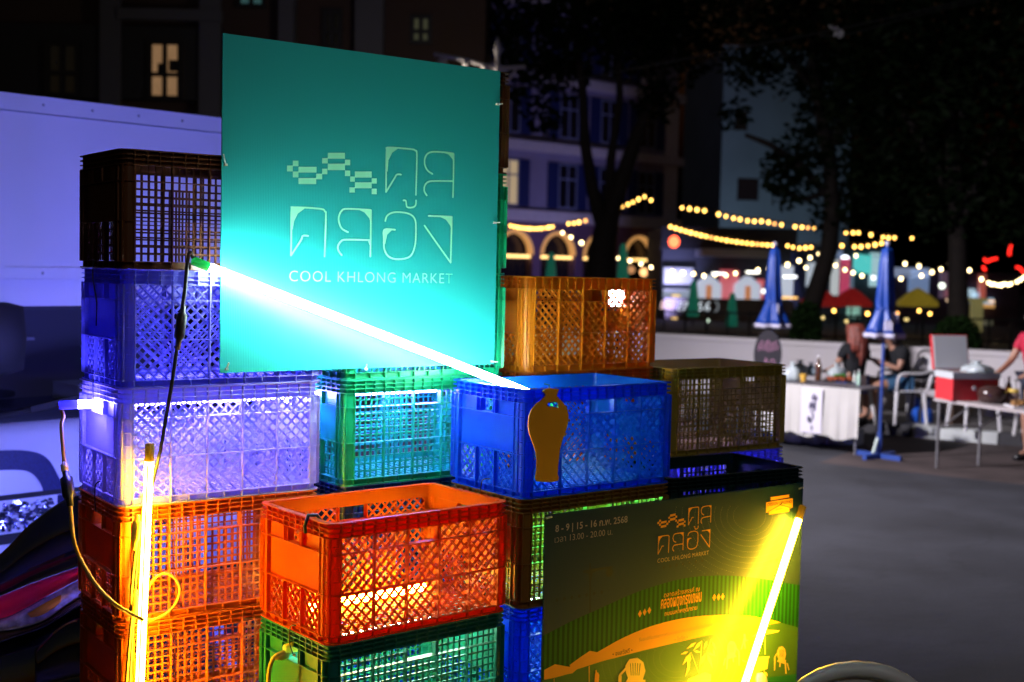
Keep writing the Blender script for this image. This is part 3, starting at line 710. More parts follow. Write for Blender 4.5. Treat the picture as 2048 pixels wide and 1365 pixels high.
PB.poly('printed_person', [z5s([(408, 1268), (420, 1266), (422, 1288), (410, 1292)]), z5s([(406, 1292), (430, 1284), (438, 1304), (434, 1356), (402, 1358)])], gold)
PB.poly('printed_umbrella', [z5s([(1570, 1022), (1640, 965), (1783, 972), (1770, 985), (1690, 1000)]), z5s([(1668, 990), (1674, 990), (1676, 1150), (1670, 1150)])], sil)
PB.poly('printed_pole', [z5s([(360, 1238), (366, 1236), (366, 1358), (360, 1358)]), z5s([(100, 1330), (104, 1330), (104, 1359), (100, 1359)])], gold)
yd = PB.y()
for q in (disc(z5(1590, 1320), .028, 14), disc(z5(1672, 1308), .0125)): PB.poly('cart_wheel', [q], sil, yd)
PB.poly('printed_cart', [z5s([(1628, 1170), (1698, 1165), (1704, 1160), (1706, 1175), (1698, 1178), (1690, 1258), (1600, 1285), (1605, 1180)]), z5s([(1660, 1262), (1666, 1262), (1676, 1300), (1670, 1302)])], sil)
PB.poly('cart_handle', [z5s([(1500, 1188), (1530, 1200), (1560, 1195), (1560, 1203), (1530, 1210), (1505, 1200)])], sil)
lv = []
for (x, y, ang, ln, wd) in ((1160, 1060, 215, 90, 22), (1200, 1050, 230, 100, 24), (1240, 1050, 250, 70, 20), (1280, 1050, 290, 75, 22), (1285, 1100, 280, 70, 16), (1120, 1140, 235, 110, 28), (1115, 1135, 260, 120, 30), (1140, 1125, 350, 60, 18), (1230, 1140, 245, 120, 30), (1240, 1140, 290, 125, 28), (1235, 1135, 340, 80, 20), (1115, 1215, 250, 110, 20), (1100, 1130, 200, 60, 20)):
    c, s_ = math.cos(R(ang)), -math.sin(R(ang)); lv.append(z5s([(x, y), (x + c * ln * .4 - s_ * wd * .5, y + s_ * ln * .4 + c * wd * .5), (x + c * ln, y + s_ * ln), (x + c * ln * .4 + s_ * wd * .5, y + s_ * ln * .4 - c * wd * .5)]))
for (xa, ya) in ((1120, 1135), (1200, 1050), (1235, 1140), (1270, 1040)): lv.append(z5s([(xa, ya), (xa + 4, ya), (1186, 1300), (1180, 1300)]))
PB.poly('printed_plant', lv, sil); PB.poly('printed_planter', [z5s([(1100, 1330), (1225, 1282), (1270, 1300), (1268, 1359), (1095, 1359)])], sil)
for px, py in ((1093, 1036), (1598, 977)):
    p = PB.uv(px, py); MB().tube([(p[0] - .006, -.006, p[1]), (p[0] + .016, -.004, p[1] + .002)], .003, 6).build('zip_tie', zt, poster)

# yellow vase cutout on the blue crate
vase = thing('vase_cutout', 'flat ochre vase shaped cutout hung on the blue crate', 'cutout')
VB = Board(vase, (D0[0] + .006 * .61, D0[1] - .006 * .79), 37.68)
def zv(x, y): return VB.uv(880 + x / 4.2667, 720 + y / 4.2667)
VL = [(868, 268), (885, 250), (940, 242), (1005, 250), (990, 285), (985, 305), (1000, 325), (1040, 365), (1070, 410), (1085, 470), (1080, 540), (1060, 610), (1030, 690), (1010, 770), (1000, 870), (992, 970), (1002, 1002), (996, 1026), (950, 1040), (880, 1040), (818, 1036), (805, 1010), (815, 940), (818, 860), (812, 790), (785, 715), (755, 630), (742, 550), (750, 480), (775, 420), (820, 370), (865, 335), (890, 310), (893, 292)]
hole = [(900, 385), (915, 362), (960, 356), (995, 362), (1003, 385), (1002, 410), (960, 400), (910, 398)]
vm = mat('ochre board', (.62, .31, .012), .6, var=.06, scale=5)
me = None
cv = bpy.data.curves.new('v', 'CURVE'); cv.dimensions = '2D'; cv.fill_mode = 'BOTH'; cv.extrude = .0025
for pl in (VL, hole):
    s_ = cv.splines.new('POLY'); q = [zv(*p) for p in pl]; s_.points.add(len(q) - 1); s_.use_cyclic_u = True
    for i, (u, v) in enumerate(q): s_.points[i].co = (u, v, 0, 1)
o = bpy.data.objects.new('v', cv); COL.objects.link(o)
me = bpy.data.meshes.new_from_object(o.evaluated_get(bpy.context.evaluated_depsgraph_get())); bpy.data.objects.remove(o)
for v in me.vertices: v.co = (v.co.x, v.co.z - .004, v.co.y)
me.name = 'board'; link('board', me, vm, vase)
u_, v_ = zv(930, 250)
MB().tube([(u_, .0, v_ - .01), (u_, -.001, v_ + .012), (u_, .022, v_ + .013)], .0016, 6).build('wire_hook', BLACK_PL, vase)

# ------------------------------------------------------------------ cords, plugs, wires
def cord(name, label, pts, r, m_, plug=None, cat='power cord'):
    t_ = thing(name, label, cat, pts[0]); o0 = Vector(pts[0])
    MB().tube([p - o0 for p in catmull(pts, 8)], r, 8).build('cable', m_, t_, True)
    for (pa, pb, rr, mm) in plug or ():
        a, b = Vector(pa) - o0, Vector(pb) - o0; d = b - a
        MB().tube([a, a + d * .15, a + d * .2, a + d * .7, a + d * .78, b], [rr * .5, rr * .55, rr, rr, rr * .6, rr * .5], 10).build('plug', mm, t_, True)
    return t_
white_c = mat('white cable', (.6, .5, .42), .45); yel_c = mat('yellow cable', (.62, .45, .06), .45); org_c = mat('brown cable', (.30, .17, .03), .45)
ap = lambda px, py, off=.05: on_plane(px, py, A0, 35.9, off)
cord('power_cord', 'dark cord with black plug hanging from the white tube past the blue crates', [ap(386, 516, .05), ap(380, 505, .06), ap(375, 525, .05), ap(370, 580, .05), ap(364, 620, .05), ap(355, 690, .05), ap(345, 760, .05), ap(333, 830, .045), ap(320, 905, .04), ap(306, 960, .025), ap(285, 1040, .022), ap(272, 1150, .03), ap(264, 1290, .03), ap(258, 1400, .03), ap(255, 1480, .03)], .0052, mat('dark cable', (.02, .024, .022), .4),
     [(ap(367, 612, .05), ap(355, 700, .05), .014, BLACK_PL)])
T4 = stack_pt('A', 4, -.105, Wd * .5, .262)
q = lambda px, py, y: P(px, py, y)
cord('power_cord', 'pale cord looping from the blue tube to a plug and down the orange crates', [T4, q(127, 832, 3.42), q(123, 855, 3.38), q(128, 920, 3.34), q(133, 960, 3.30), q(140, 1005, 3.26), q(150, 1090, 3.2), q(185, 1160, 3.16), q(225, 1205, 3.14), q(262, 1228, 3.2), q(285, 1240, 3.24)], .0055, org_c,
     [(q(128, 925, 3.335), q(131, 950, 3.31), .010, white_c), (q(131, 945, 3.31), q(141, 1012, 3.25), .017, BLACK_PL)])
cord('power_cord', 'brown cord coiled in a loop beside the upright yellow tube', [ap(300, 890, .05), ap(296, 960, .05), ap(280, 1050, .05), ap(270, 1110, .05), ap(262, 1200, .05), ap(275, 1225, .04), ap(300, 1170, .035), ap(325, 1148, .035), ap(348, 1155, .035), ap(360, 1180, .035), ap(350, 1210, .035), ap(325, 1232, .035), ap(295, 1240, .04), ap(268, 1225, .05), ap(258, 1290, .06), ap(250, 1400, .06)], .0044, org_c,
     [(ap(276, 1030, .05), ap(268, 1100, .05), .012, yel_c), (ap(272, 1180, .045), ap(265, 1245, .045), .013, org_c)])
g3 = lambda x, y, z: stack_pt('G', 2, x, y, z)
cord('power_cord', 'yellow cord leaving the handle hole of the dark green crate', [g3(.03, Wd * .5, .262), g3(-.03, Wd * .5, .262), g3(-.05, Wd * .53, .24), g3(-.055, Wd * .55, .18), g3(-.05, Wd * .53, .05), g3(-.05, Wd * .52, -.25)], .006, yel_c, [(g3(.0, Wd * .5, .258), g3(-.045, Wd * .51, .25), .012, yel_c)])
def wire(label, pts, r=.0016): cord('wire_tie', label, pts, r, BLACK_PL, cat='wire tie')
wire('thin black wire tie below the bright orange crate', [g3(-.003, Wd * .42, .34), g3(-.008, Wd * .47, .332), g3(-.008, Wd * .48, .29), g3(-.006, Wd * .44, .262)])
d3 = lambda x, y, z: stack_pt('D', 3, x, y, z)
wire('thin black wire tie at the base of the blue crate', [d3(-.004, Wd * .40, .36), d3(-.01, Wd * .47, .355), d3(-.008, Wd * .50, .34), d3(-.006, Wd * .53, .30)])
a5 = lambda x, y, z, l=5: stack_pt('A', l, x, y, z)
wire('thin black wire tie joining the brown and the upper milky crate', [a5(-.004, Wd * .55, .345), a5(-.008, Wd * .55, .30), a5(-.008, Wd * .50, .26), a5(-.006, Wd * .47, .22), a5(-.006, Wd * .48, .16)])
wire('thin black wire tie joining the two milky crates', [a5(-.004, Wd * .45, .03), a5(-.008, Wd * .52, .02), a5(-.008, Wd * .53, -.03), a5(-.006, Wd * .5, -.075)])
wire('thin black wire tie joining the lavender and the orange crate', [a5(-.004, Wd * .40, .05, 4), a5(-.008, Wd * .47, .035, 4), a5(-.008, Wd * .48, -.01, 4), a5(-.006, Wd * .47, -.04, 4)])
hk = thing('clip_hook', 'small black hook clipped on the rim of the bright orange crate', 'hook', stack_pt('G', 3, 0, Wd * .28, H))
MB().tube([(.03, .02, -.01), (.02, .012, .006), (.0, -.002, .008), (-.008, -.008, -.02), (-.006, -.006, -.038)], .005, 8).build('hook', BLACK_PL, hk, True)

# ------------------------------------------------------------------ white plastic chairs
chair_m = mat('white plastic', (.70, .70, .72), .42)
def plastic_chair(label, loc, rz):
    t_ = thing('plastic_chair', label, 'chair', loc, rz, 'white plastic chairs')
    mb = MB(); mb.band([(math.copysign(min(.215, abs(.26 * math.cos(R(a)))), math.cos(R(a))), math.copysign(min(.205, abs(.26 * math.sin(R(a)))), math.sin(R(a)))) for a in range(0, 360, 15)],
                       [(.03 * math.cos(R(a)), .03 * math.sin(R(a))) for a in range(0, 360, 15)], .40, .42)
    mb.build('seat', chair_m, t_)
    bk = MB()
    arc_ = [(.23 * math.cos(R(a)), .21 + .05 * math.sin(R(a)) * .3, .42 + .40 * max(0, math.sin(R(a))) ** .55) for a in range(0, 181, 12)]
    bk.tube([(x, y + (z - .42) * .25, z) for x, y, z in arc_], .024, 8)
    for i in range(2, 13):
        q0, q1 = [Vector((x, y + (z - .42) * .25, z)) for x, y, z in arc_[i:i + 2]]; c_ = Vector((0, .26, .55)); w0, w1 = q0.lerp(c_, .34), q1.lerp(c_, .34); n_ = Vector((0, .008, 0)); bk.quad(q0 - n_, q1 - n_, w1 - n_, w0 - n_); bk.quad(q1 + n_, q0 + n_, w0 + n_, w1 + n_); bk.quad(w0 - n_, w1 - n_, w1 + n_, w0 + n_)
    bk.bar((-.21, .245, .56), (.21, .245, .56), .035, .012)
    bk.build('back_frame', chair_m, t_, True)
    for i in range(6):
        x = -.15 + .06 * i; z1 = .42 + .40 * math.sin(math.acos(abs(x) / .23)) ** .55
        MB().bar((x, .245, .56), (x * 1.05, .21 + (z1 - .42) * .25, z1), .030, .008).build('back_slat', chair_m, t_)
    for sx in (-1, 1):
        for sy in (-1, 1): MB().tube([(sx * .19, sy * .18, .41), (sx * .225, sy * .215, 0)], [.026, .019], 6).build('leg', chair_m, t_)
        MB().tube(catmull([(sx * .20, -.19, .41), (sx * .25, -.20, .58), (sx * .255, -.12, .63), (sx * .25, .1, .63), (sx * .225, .24, .66)], 4), .017, 6).build('armrest', chair_m, t_, True)
    return t_

# ------------------------------------------------------------------ truck behind the left column
tk = thing('box_truck', 'white box truck behind the crates, lit blue, dark windscreen', 'truck', (-.411 * 6, 6, 0), R(46))
tw = mat('truck white enamel', (.74, .75, .78), .32, var=.05, scale=1.2, coat=.2)
glass = mat('dark windscreen glass', (.006, .008, .014), .06, spec=.9)
rub = mat('black rubber', (.015, .015, .016), .7)
chrome = mat('chrome', (.6, .6, .62), .12, 1.0)
X0, X1 = -.42, 1.62
MB().box(X0, X1, 0, 3.1, 1.86, 2.64).build('cargo_box', tw, tk)
MB().box(X0 - .02, X1 + .02, -.018, 3.1, 2.645, 2.725).build('roof_rail', tw, tk)
MB().box(X0 - .01, X1 + .01, -.012, .05, 1.838, 1.895).build('lower_rail', tw, tk)
rv = mat('rivet steel', (.5, .5, .52), .4, .6)
for z in (2.685, 1.866):
    for i in range(8):
        o = MB().ball((X0 + .12 + i * .255, -.016 if z > 2 else -.010, z), .009, 6, 4).build('rivet', rv, tk)
def tx(x, z, y): return (x, y, z)
MB().box(X0 + .05, X1 - .05, .10, 1.3, 1.70, 1.835).build('cab_roof', tw, tk)
ws = MB(); ws.quad((X0 + .10, -.02, 1.14), (X1 - .10, -.02, 1.14), (X1 - .16, .16, 1.75), (X0 + .16, .16, 1.75))
ws.build('windscreen', mat('tinted windscreen', (.004, .006, .012), .04, spec=1.0, alpha=.38), tk)
MB().bar((X0 + .07, -.03, 1.12), (X0 + .13, .17, 1.76), .08, .05, (0, -1, .2)).build('pillar', tw, tk)
MB().bar((X1 - .07, -.03, 1.12), (X1 - .13, .17, 1.76), .08, .05, (0, -1, .2)).build('pillar', tw, tk)
db = MB().box(X0 + .1, X1 - .1, .06, .5, .95, 1.20); db.build('dashboard', mat('dark dashboard', (.02, .02, .025), .5), tk)
MB().box(X0 + .1, X1 - .1, 1.05, 1.15, .9, 1.70).build('cab_back', mat('cab lining', (.16, .16, .20), .7), tk)
MB().box(X0 + .22, X0 + .62, .55, .72, .95, 1.62).build('seat_back', rub, tk)
MB().lathe([(.02, 0), (.17, .01), (.17, .03), (.02, .04)], 20, (X0 + .5, .42, 1.22)).build('steering_wheel', rub, tk, True)
MB().box(.28, .64, 1.0, 1.04, 1.47, 1.485).build('cab_streak', mat('pale strip', (.7, .7, .8), .3), tk)  # pale streak inside the cab, built as a thin bar
MB().box(.46, .80, .12, .40, 1.2005, 1.29).build('paper_bundle', mat('pale paper', (.45, .5, .5), .7), tk)
MB().tube([(X0 + .30, -.035, 1.165), (X0 + .62, -.035, 1.20), (X0 + 1.05, -.015, 1.275)], .013, 6).bar((X0 + .55, -.045, 1.20), (X0 + 1.15, -.02, 1.30), .03, .012).build('wiper', rub, tk)
mr_ = MB().tube([(X0 + .15, -.06, 1.45), (X0 + .30, -.16, 1.40)], .012, 6); mr_.build('mirror_arm', rub, tk)
MB().lathe([(.02, -.17), (.10, -.15), (.115, 0), (.10, .15), (.02, .17)], 14, (X0 + .36, -.17, 1.56), sy=.5).build('mirror', rub, tk, True)
fp = MB()
prof = [(-.05, .42), (-.07, .60), (-.075, .80), (-.06, 1.0), (-.03, 1.08), (.03, 1.125), (.10, 1.135)]
k0 = len(fp.v)
for i, x in enumerate((X0 + .04, X0 + .10, X0 + .25, X1 - .25, X1 - .10, X1 - .04)):
    ins = (.10, .03, 0, 0, .03, .10)[i]
    fp.v += [(x, y + ins, z) for y, z in prof]
np_ = len(prof)
for i in range(5):
    for j in range(np_ - 1): fp.f.append((i * np_ + j, (i + 1) * np_ + j, (i + 1) * np_ + j + 1, i * np_ + j + 1))
fp.build('front_panel', tw, tk, True)
MB().box(X0 + .02, X1 - .02, .055, 1.35, .45, 1.10).build('cab_body', tw, tk)
dec = mat('checked navy decal', (.015, .02, .11), .45, var=.3, scale=120)
dm = MB(); n_ = 10
cl = catmull([(-.42, -.0785, 1.02), (-.1, -.0785, 1.02), (.10, -.0785, 1.005), (.20, -.0785, .96), (.26, -.0785, .86), (.285, -.0785, .80)], 5)
cl2 = catmull([(-.42, -.0785, .925), (-.1, -.0785, .925), (.06, -.0785, .915), (.125, -.0785, .89), (.165, -.0785, .84), (.18, -.0785, .80)], 5)
for i in range(len(cl) - 1): dm.quad(cl2[i], cl2[i + 1], cl[i + 1], cl[i])
dm.build('decal_stripe', dec, tk)
MB().box(X0 + .06, .46, -.082, .06, .775, .80).build('headlight_trim', rub, tk)
MB().box(X0 + .06, .46, -.079, .06, .56, .61).build('headlight_trim', rub, tk)
hl = MB().box(-.24, .245, -.070, -.01, .615, .77).build('headlight', mat('headlight reflector', (.40, .42, .75), .35, .8), tk)
random.seed(5); fa = MB()
for i in range(240):
    x, z = random.uniform(-.22, .225), random.uniform(.625, .76); w, h = random.uniform(.006, .022), random.uniform(.004, .012)
    a = Vector((x - w, -.072 - random.random() * .012, z - h)); b = Vector((x + w, -.072 - random.random() * .014, z - h)); c_ = Vector((x + w * random.uniform(-.2, 1), -.072 - random.random() * .016, z + h)); d_2 = Vector((x - w, -.072 - random.random() * .016, z + h))
    fa.quad(a, b, c_, d_2)
fa.build('reflector_facets', mat('faceted chrome', (.55, .58, .9), .22, 1.0), hl)
MB().lathe([(.005, 0), (.05, .004), (.06, .02)], 16, (0, 0, 0)).build('bulb_bowl', chrome, hl).location = (-.07, -.075, .69)
MB().box(.255, .40, -.075, .03, .615, .77).build('corner_lamp', mat('dark lens', (.03, .035, .09), .1), tk)
MB().box(X0, X1, -.12, .10, .28, .50).build('bumper', mat('blue grey bumper', (.35, .37, .45), .5), tk)
for x in (X0 + .22, X1 - .22):
    for y in (.75, 2.6):
        w_ = MB().lathe([(.10, -.09), (.30, -.09), (.33, -.06), (.33, .06), (.30, .09), (.10, .09)], 24).build('wheel', rub, tk, True); w_.rotation_euler = (0, math.pi / 2, 0); w_.location = (x, y, .332)
        MB().lathe([(.02, -.05), (.19, -.05), (.2, .07), (.02, .05)], 16).build('rim', GREY_METAL, w_, True)
MB().box(X0 + .1, X1 - .1, .1, 3.1, .55, .75).build('chassis', rub, tk)

# ------------------------------------------------------------------ scooter beside the left column
sc = thing('motor_scooter', 'glossy black scooter with a red stripe, partly hidden by the left crates', 'scooter', (-1.75, 4.3, 0))
so = Vector((-1.75, 4.3, 0))
gb = mat('glossy black paint', (.006, .006, .008), .10, spec=.8, coat=.6)
rd = mat('scooter red paint', (.85, .010, .045), .3, coat=.5)
def shell(name, top, bot, y, bulge, m_, parent, back=.30, nz=7):
    A, B = catmull([(p[0], p[1], 0) for p in top], 5), catmull([(p[0], p[1], 0) for p in bot], 5); mb = MB(); n = len(A)
    for i in range(n):
        for j in range(nz):
            t_ = j / (nz - 1); px = A[i].x + (B[i].x - A[i].x) * t_; py = A[i].y + (B[i].y - A[i].y) * t_
            mb.v.append(tuple(P(px, py, y - bulge * math.sin(math.pi * (.06 + .88 * t_)) ** .7) - so))
    for i in range(n):
        for j in range(nz):
            t_ = j / (nz - 1); px = A[i].x + (B[i].x - A[i].x) * t_; py = A[i].y + (B[i].y - A[i].y) * t_
            mb.v.append(tuple(P(px, py, y + back) - so))
    o_ = n * nz
    for i in range(n - 1):
        for j in range(nz - 1):
            a = i * nz + j; mb.f.append((a, a + nz, a + nz + 1, a + 1)); mb.f.append((o_ + a + 1, o_ + a + nz + 1, o_ + a + nz, o_ + a))
        for j in (0, nz - 1):
            a = i * nz + j; mb.f.append((a, o_ + a, o_ + a + nz, a + nz))
    for i in (0, n - 1):
        for j in range(nz - 1):
            a = i * nz + j; mb.f.append((a, a + 1, o_ + a + 1, o_ + a))
    return mb.build(name, m_, parent, True)
shell('fairing', [(-120, 1195), (0, 1108), (60, 1048), (120, 1005), (165, 985), (230, 985), (300, 1020)], [(-120, 1230), (0, 1192), (60, 1168), (120, 1146), (165, 1130), (230, 1105), (300, 1090)], 4.20, .12, gb, sc)
shell('red_stripe', [(-120, 1232), (0, 1193), (60, 1169), (120, 1147), (165, 1131), (230, 1106)], [(-120, 1262), (0, 1238), (40, 1222), (90, 1195), (155, 1160), (230, 1120)], 4.14, .035, rd, sc, .2)
lens = mat('clear turn signal lens', (.70, .62, .60), .15, .6, var=.4, scale=40)
ln_ = shell('turn_signal', [(-120, 1262), (0, 1240), (40, 1224), (90, 1197), (155, 1162), (230, 1122)], [(-120, 1275), (0, 1262), (40, 1256), (90, 1240), (140, 1205), (230, 1150)], 4.12, .03, lens, sc, .15)
shell('amber_bulb', [(55, 1228), (80, 1212), (105, 1198), (122, 1190)], [(62, 1236), (85, 1230), (108, 1216), (122, 1204)], 4.075, .012, mat('amber lens', (.75, .30, .02), .15), ln_, .02)
shell('lower_trim', [(-120, 1276), (0, 1263), (40, 1257), (90, 1241), (140, 1206), (230, 1152)], [(-120, 1320), (0, 1283), (40, 1270), (90, 1252), (140, 1222), (230, 1170)], 4.14, .02, mat('bronze trim', (.12, .07, .05), .25, .6), sc, .2)
shell('lower_fairing', [(-120, 1322), (0, 1285), (40, 1272), (90, 1254), (140, 1224), (230, 1172)], [(-120, 1640), (0, 1640), (40, 1640), (90, 1640), (140, 1620), (230, 1600)], 4.20, .09, gb, sc)
shell('front_fender', [(70, 1300), (110, 1262), (150, 1240), (200, 1235), (280, 1270)], [(70, 1380), (110, 1372), (150, 1365), (200, 1365), (280, 1400)], 4.05, .05, gb, sc, .14)
for x, y in ((-1.95, 4.35), (-.9, 4.35)):
    w_ = MB().lathe([(.10, -.05), (.20, -.06), (.235, -.035), (.235, .035), (.20, .06), (.10, .05)], 24).build('wheel', rub, sc, True); w_.location = Vector((x, y, .238)) - so; w_.rotation_euler = (math.pi / 2, 0, 0)
    MB().lathe([(.02, -.03), (.12, -.04), (.12, .04), (.02, .03)], 14).build('rim', GREY_METAL, w_, True)
MB().tube([Vector((-.9, 4.35, .24)) - so, Vector((-1.12, 4.35, .95)) - so], .035, 8).build('fork', rub, sc)
MB().tube(catmull([Vector((-1.3, 4.08, 1.0)) - so, Vector((-1.16, 4.2, 1.06)) - so, Vector((-1.14, 4.5, 1.06)) - so, Vector((-1.28, 4.68, 1.0)) - so]), .014, 8).build('handlebar', rub, sc)
MB().lathe([(.1, 0), (.17, .02), (.16, .10), (.1, .12)], 16, Vector((-2.0, 4.36, .72)) - so, sy=.7).build('saddle', rub, sc, True)

# ------------------------------------------------------------------ market in the street
def umbrella(label, px_top, py_top, y, letters):
    top = P(px_top, py_top, y); t_ = thing('closed_umbrella', label, 'umbrella', (top.x, y, 0), 0.4, 'blue market umbrellas folded shut')
    ub = mat('blue umbrella fabric', (.006, .05, .32), .45, var=.15, scale=7, trans=.15); wh = mat('white hem fabric', (.45, .44, .56), .6)
    h = top.z
    prof = [(.02, h - .03), (.055, h - .06), (.072, h - .2), (.080, h - .45), (.088, h - .62), (.078, h - .68), (.10, h - .76), (.145, h - .88), (.175, h - .955)]
    fold = lambda a, z: 1 + (.10 + .14 * min(1, (h - z))) * math.cos(6 * a + 3 * z) + .08 * math.cos(3 * a + 1)
    MB().lathe(prof, 48, fold=fold).build('canopy', ub, t_, True)
    MB().lathe([(.176, h - .945), (.182, h - .97), (.168, h - 1.0), (.15, h - .99)], 48, fold=fold).build('hem', wh, t_, True)
    MB().lathe([(.083, h - .67), (.086, h - .68), (.083, h - .70)], 16).build('strap', ub, t_, True)
    lt = MB()
    for i, (a0, z) in enumerate(letters):
        for k in range(5):
            a = a0 + .10 * k; zz = z + .02 * (k % 2); r = (.10 + (h - zz - .76) * .38) * fold(a, zz) * 1.06 + .004
            lt.box(r * math.cos(a) - .008, r * math.cos(a) + .008, r * math.sin(a) - .008, r * math.sin(a) + .008, zz - .05, zz + .05)
    lt.build('printed_letters', wh, t_)
    MB().tube([(0, 0, .04), (0, 0, h + .0)], .017, 8).build('pole', mat('blue pole paint', (.03, .07, .30), .35), t_)
    MB().ball((0, 0, h + .01), .028, 8, 5).build('tip', wh, t_, True)
    bs = MB()
    for a in (.3, .3 + math.pi / 2): bs.bar((-.27 * math.cos(a), -.27 * math.sin(a), .028), (.27 * math.cos(a), .27 * math.sin(a), .028 + (.002 if a > 1 else 0)), .045, .05, (0, 0, 1))
    bs.tube([(0, 0, .05), (0, 0, .28)], .026, 8)
    bs.build('stand', mat('blue pole paint', (.03, .07, .30), .35), t_)
    MB().tube([(-.10, -.02, .06), (-.03, 0, .22)], .016, 6).build('screw_knob', mat('pale steel', (.55, .68, .62), .4), t_)
    return t_
umbrella('folded blue umbrella on a pole right of the kerb, before the seated women', 1775, 489, 13.3, ((-1.3, 1.50), (-2.2, 1.42)))
umbrella('folded blue umbrella at the white wall, above the dark oval board', 1550, 490, 15.0, ((-1.7, 1.52),))

cloth_m = mat('ivory tablecloth', (.46, .45, .43), .8, var=.06, scale=4)
tb = thing('food_table', 'food table with a long ivory cloth and a white sheet pinned on its front', 'table', (3.76, 13.42, 0), math.atan2(-.57, .67))
MB().box(-1.25, 0, 0, .65, .695, .72).build('table_top', mat('grey table top', (.14, .13, .15), .5), tb)
for x in (-1.2, -.05):
    for y in (.05, .60): MB().tube([(x, y, .695), (x, y, 0)], .016, 6).build('leg', GREY_METAL, tb)
cl = MB(); n = 60
for i in range(n + 1):
    x = -1.27 + 1.28 * i / n; w = .010 * math.sin(i * .9) + .006 * math.sin(i * 2.3)
    cl.v += [(x, -.012, .7235), (x, -.016 + w * .2, .60), (x, -.022 + w, .36), (x, -.024 + w * 1.5, .17 + .02 * math.sin(i * .35))]
for i in range(n):
    for j in range(3): cl.f.append((i * 4 + j, i * 4 + j + 1, i * 4 + j + 5, i * 4 + j + 4))
cl.build('cloth_skirt', cloth_m, tb, True)
sh = thing('paper_sheet', 'white sheet with a dark ink drawing hanging on the ivory tablecloth', 'sheet', tb.location, tb.rotation_euler.z)
MB().box(-.66, -.41, -.046, -.0445, .20, .70).build('sheet', mat('white paper', (.60, .58, .66), .7), sh)
ik = MB(); random.seed(3)
for i in range(26):
    z = .24 + .40 * random.random(); x = -.53 + random.uniform(-.03, .03) + (z - .4) * .1; w, h_ = random.uniform(.005, .02), random.uniform(.006, .03)
    ik.box(x - w, x + w, -.0466, -.0462, z - h_, z + h_)
ik.build('ink_drawing', mat('blue black ink', (.05, .045, .10), .6), sh)['kind'] = 'stuff'
bag_m = mat('clear plastic bag', (.62, .70, .72), .25, trans=.35, var=.2, scale=20)
def bag(label, c, r, h_, m_=bag_m, sd=1, group='plastic bags round the food table'):
    rd_ = random.Random(sd); t_ = thing('plastic_bag', label, 'bag', c, sd, group)
    ph = [rd_.uniform(0, 6) for _ in range(4)]
    f = lambda a, z: 1 + .14 * math.sin(3 * a + ph[0]) + .10 * math.sin(5 * a + ph[1] + z * 30) + .08 * math.sin(9 * a + ph[2])
    MB().lathe([(r * .7, .001), (r, h_ * .15), (r * 1.05, h_ * .4), (r * .8, h_ * .62), (r * .25, h_ * .8)], 22, fold=f).build('bag_body', m_, t_, True)
    MB().lathe([(r * .22, h_ * .79), (r * .16, h_ * .84), (r * .42, h_), (r * .30, h_ * .98)], 18, fold=f).build('bag_neck', m_, t_, True)
TZ = .7215
bag('knotted clear bag at the left end of the food table', G(1584, 762, TZ), .085, .22, sd=1)
bag('pale full plastic bag behind the yellow cup', G(1600, 752, TZ), .10, .19, sd=2)
bag('bluish plastic bag left of the brown bottle', G(1622, 752, TZ), .075, .16, mat('bluish plastic bag', (.32, .42, .50), .3, trans=.3, var=.2, scale=20), sd=3)
bag('puffy white bag behind the greens on the food table', G(1672, 758, TZ), .10, .19, sd=4)
bag('white rubbish bag lying under the food table at left', G(1592, 886), .15, .26, mat('white rubbish bag', (.60, .58, .56), .4, var=.3, scale=14), sd=5)
bag('grey rubbish bag under the table below the white sheet', G(1624, 889), .13, .22, mat('grey rubbish bag', (.33, .33, .32), .35, var=.3, scale=14), sd=6)
def bottle(label, c, h_, r, m_, cap_m, group=None):
    t_ = thing('bottle', label, 'bottle', c, 0, group)
    MB().lathe([(r * .9, 0), (r, .01), (r, h_ * .55), (r * .8, h_ * .66), (r * .36, h_ * .80), (r * .34, h_ * .93)], 14).build('bottle_body', m_, t_, True)
    MB().lathe([(r * .42, h_ * .925), (r * .45, h_ * .93), (r * .42, h_)], 12).build('cap', cap_m, t_, True)
    return t_
brn_g = mat('brown glass', (.08, .03, .012), .08, spec=.8); wcap = mat('white cap', (.7, .7, .72), .4)
bottle('tall brown bottle with white top on the food table', G(1636, 762, TZ), .29, .036, brn_g, wcap)
bottle('small pale green bottle at the right end of the food table', G(1717, 771, TZ), .17, .022, mat('pale green bottle', (.45, .66, .55), .3), wcap)
bottle('slim white bottle beside the steel mug', G(1709, 766, TZ), .13, .018, mat('milky bottle', (.6, .66, .62), .3), wcap)
cu = thing('yellow_cup', 'yellow paper cup on the edge of the food table', 'cup', G(1607, 764, TZ))
MB().lathe([(.028, 0), (.030, .004), (.042, .085), (.044, .09), (.038, .088)], 16).build('cup_body', mat('yellow paper', (.72, .42, .06), .5), cu, True)
fd = thing('food_tray', 'tray of reddish food with green leaves on top', 'food', G(1680, 764, TZ))
MB().box(-.17, .15, -.07, .07, 0, .018).build('tray', mat('dark tray', (.03, .03, .03), .4), fd)
mb = MB(); random.seed(8)
for i in range(60): mb.ball((random.uniform(-.14, .13), random.uniform(-.055, .055), .02 + .03 * random.random()), .016, 6, 4)
o = mb.build('food_pieces', mat('reddish food', (.34, .07, .02), .5, var=.4, scale=30), fd, True); o['kind'] = 'stuff'
mb = MB()
for i in range(50):
    c = Vector((random.uniform(-.08, .06), random.uniform(-.04, .04), .055 + .02 * random.random())); mb.quad(c + Vector((-.02, 0, 0)), c + Vector((0, -.012, .012)), c + Vector((.02, .002, .004)), c + Vector((0, .014, .016)))
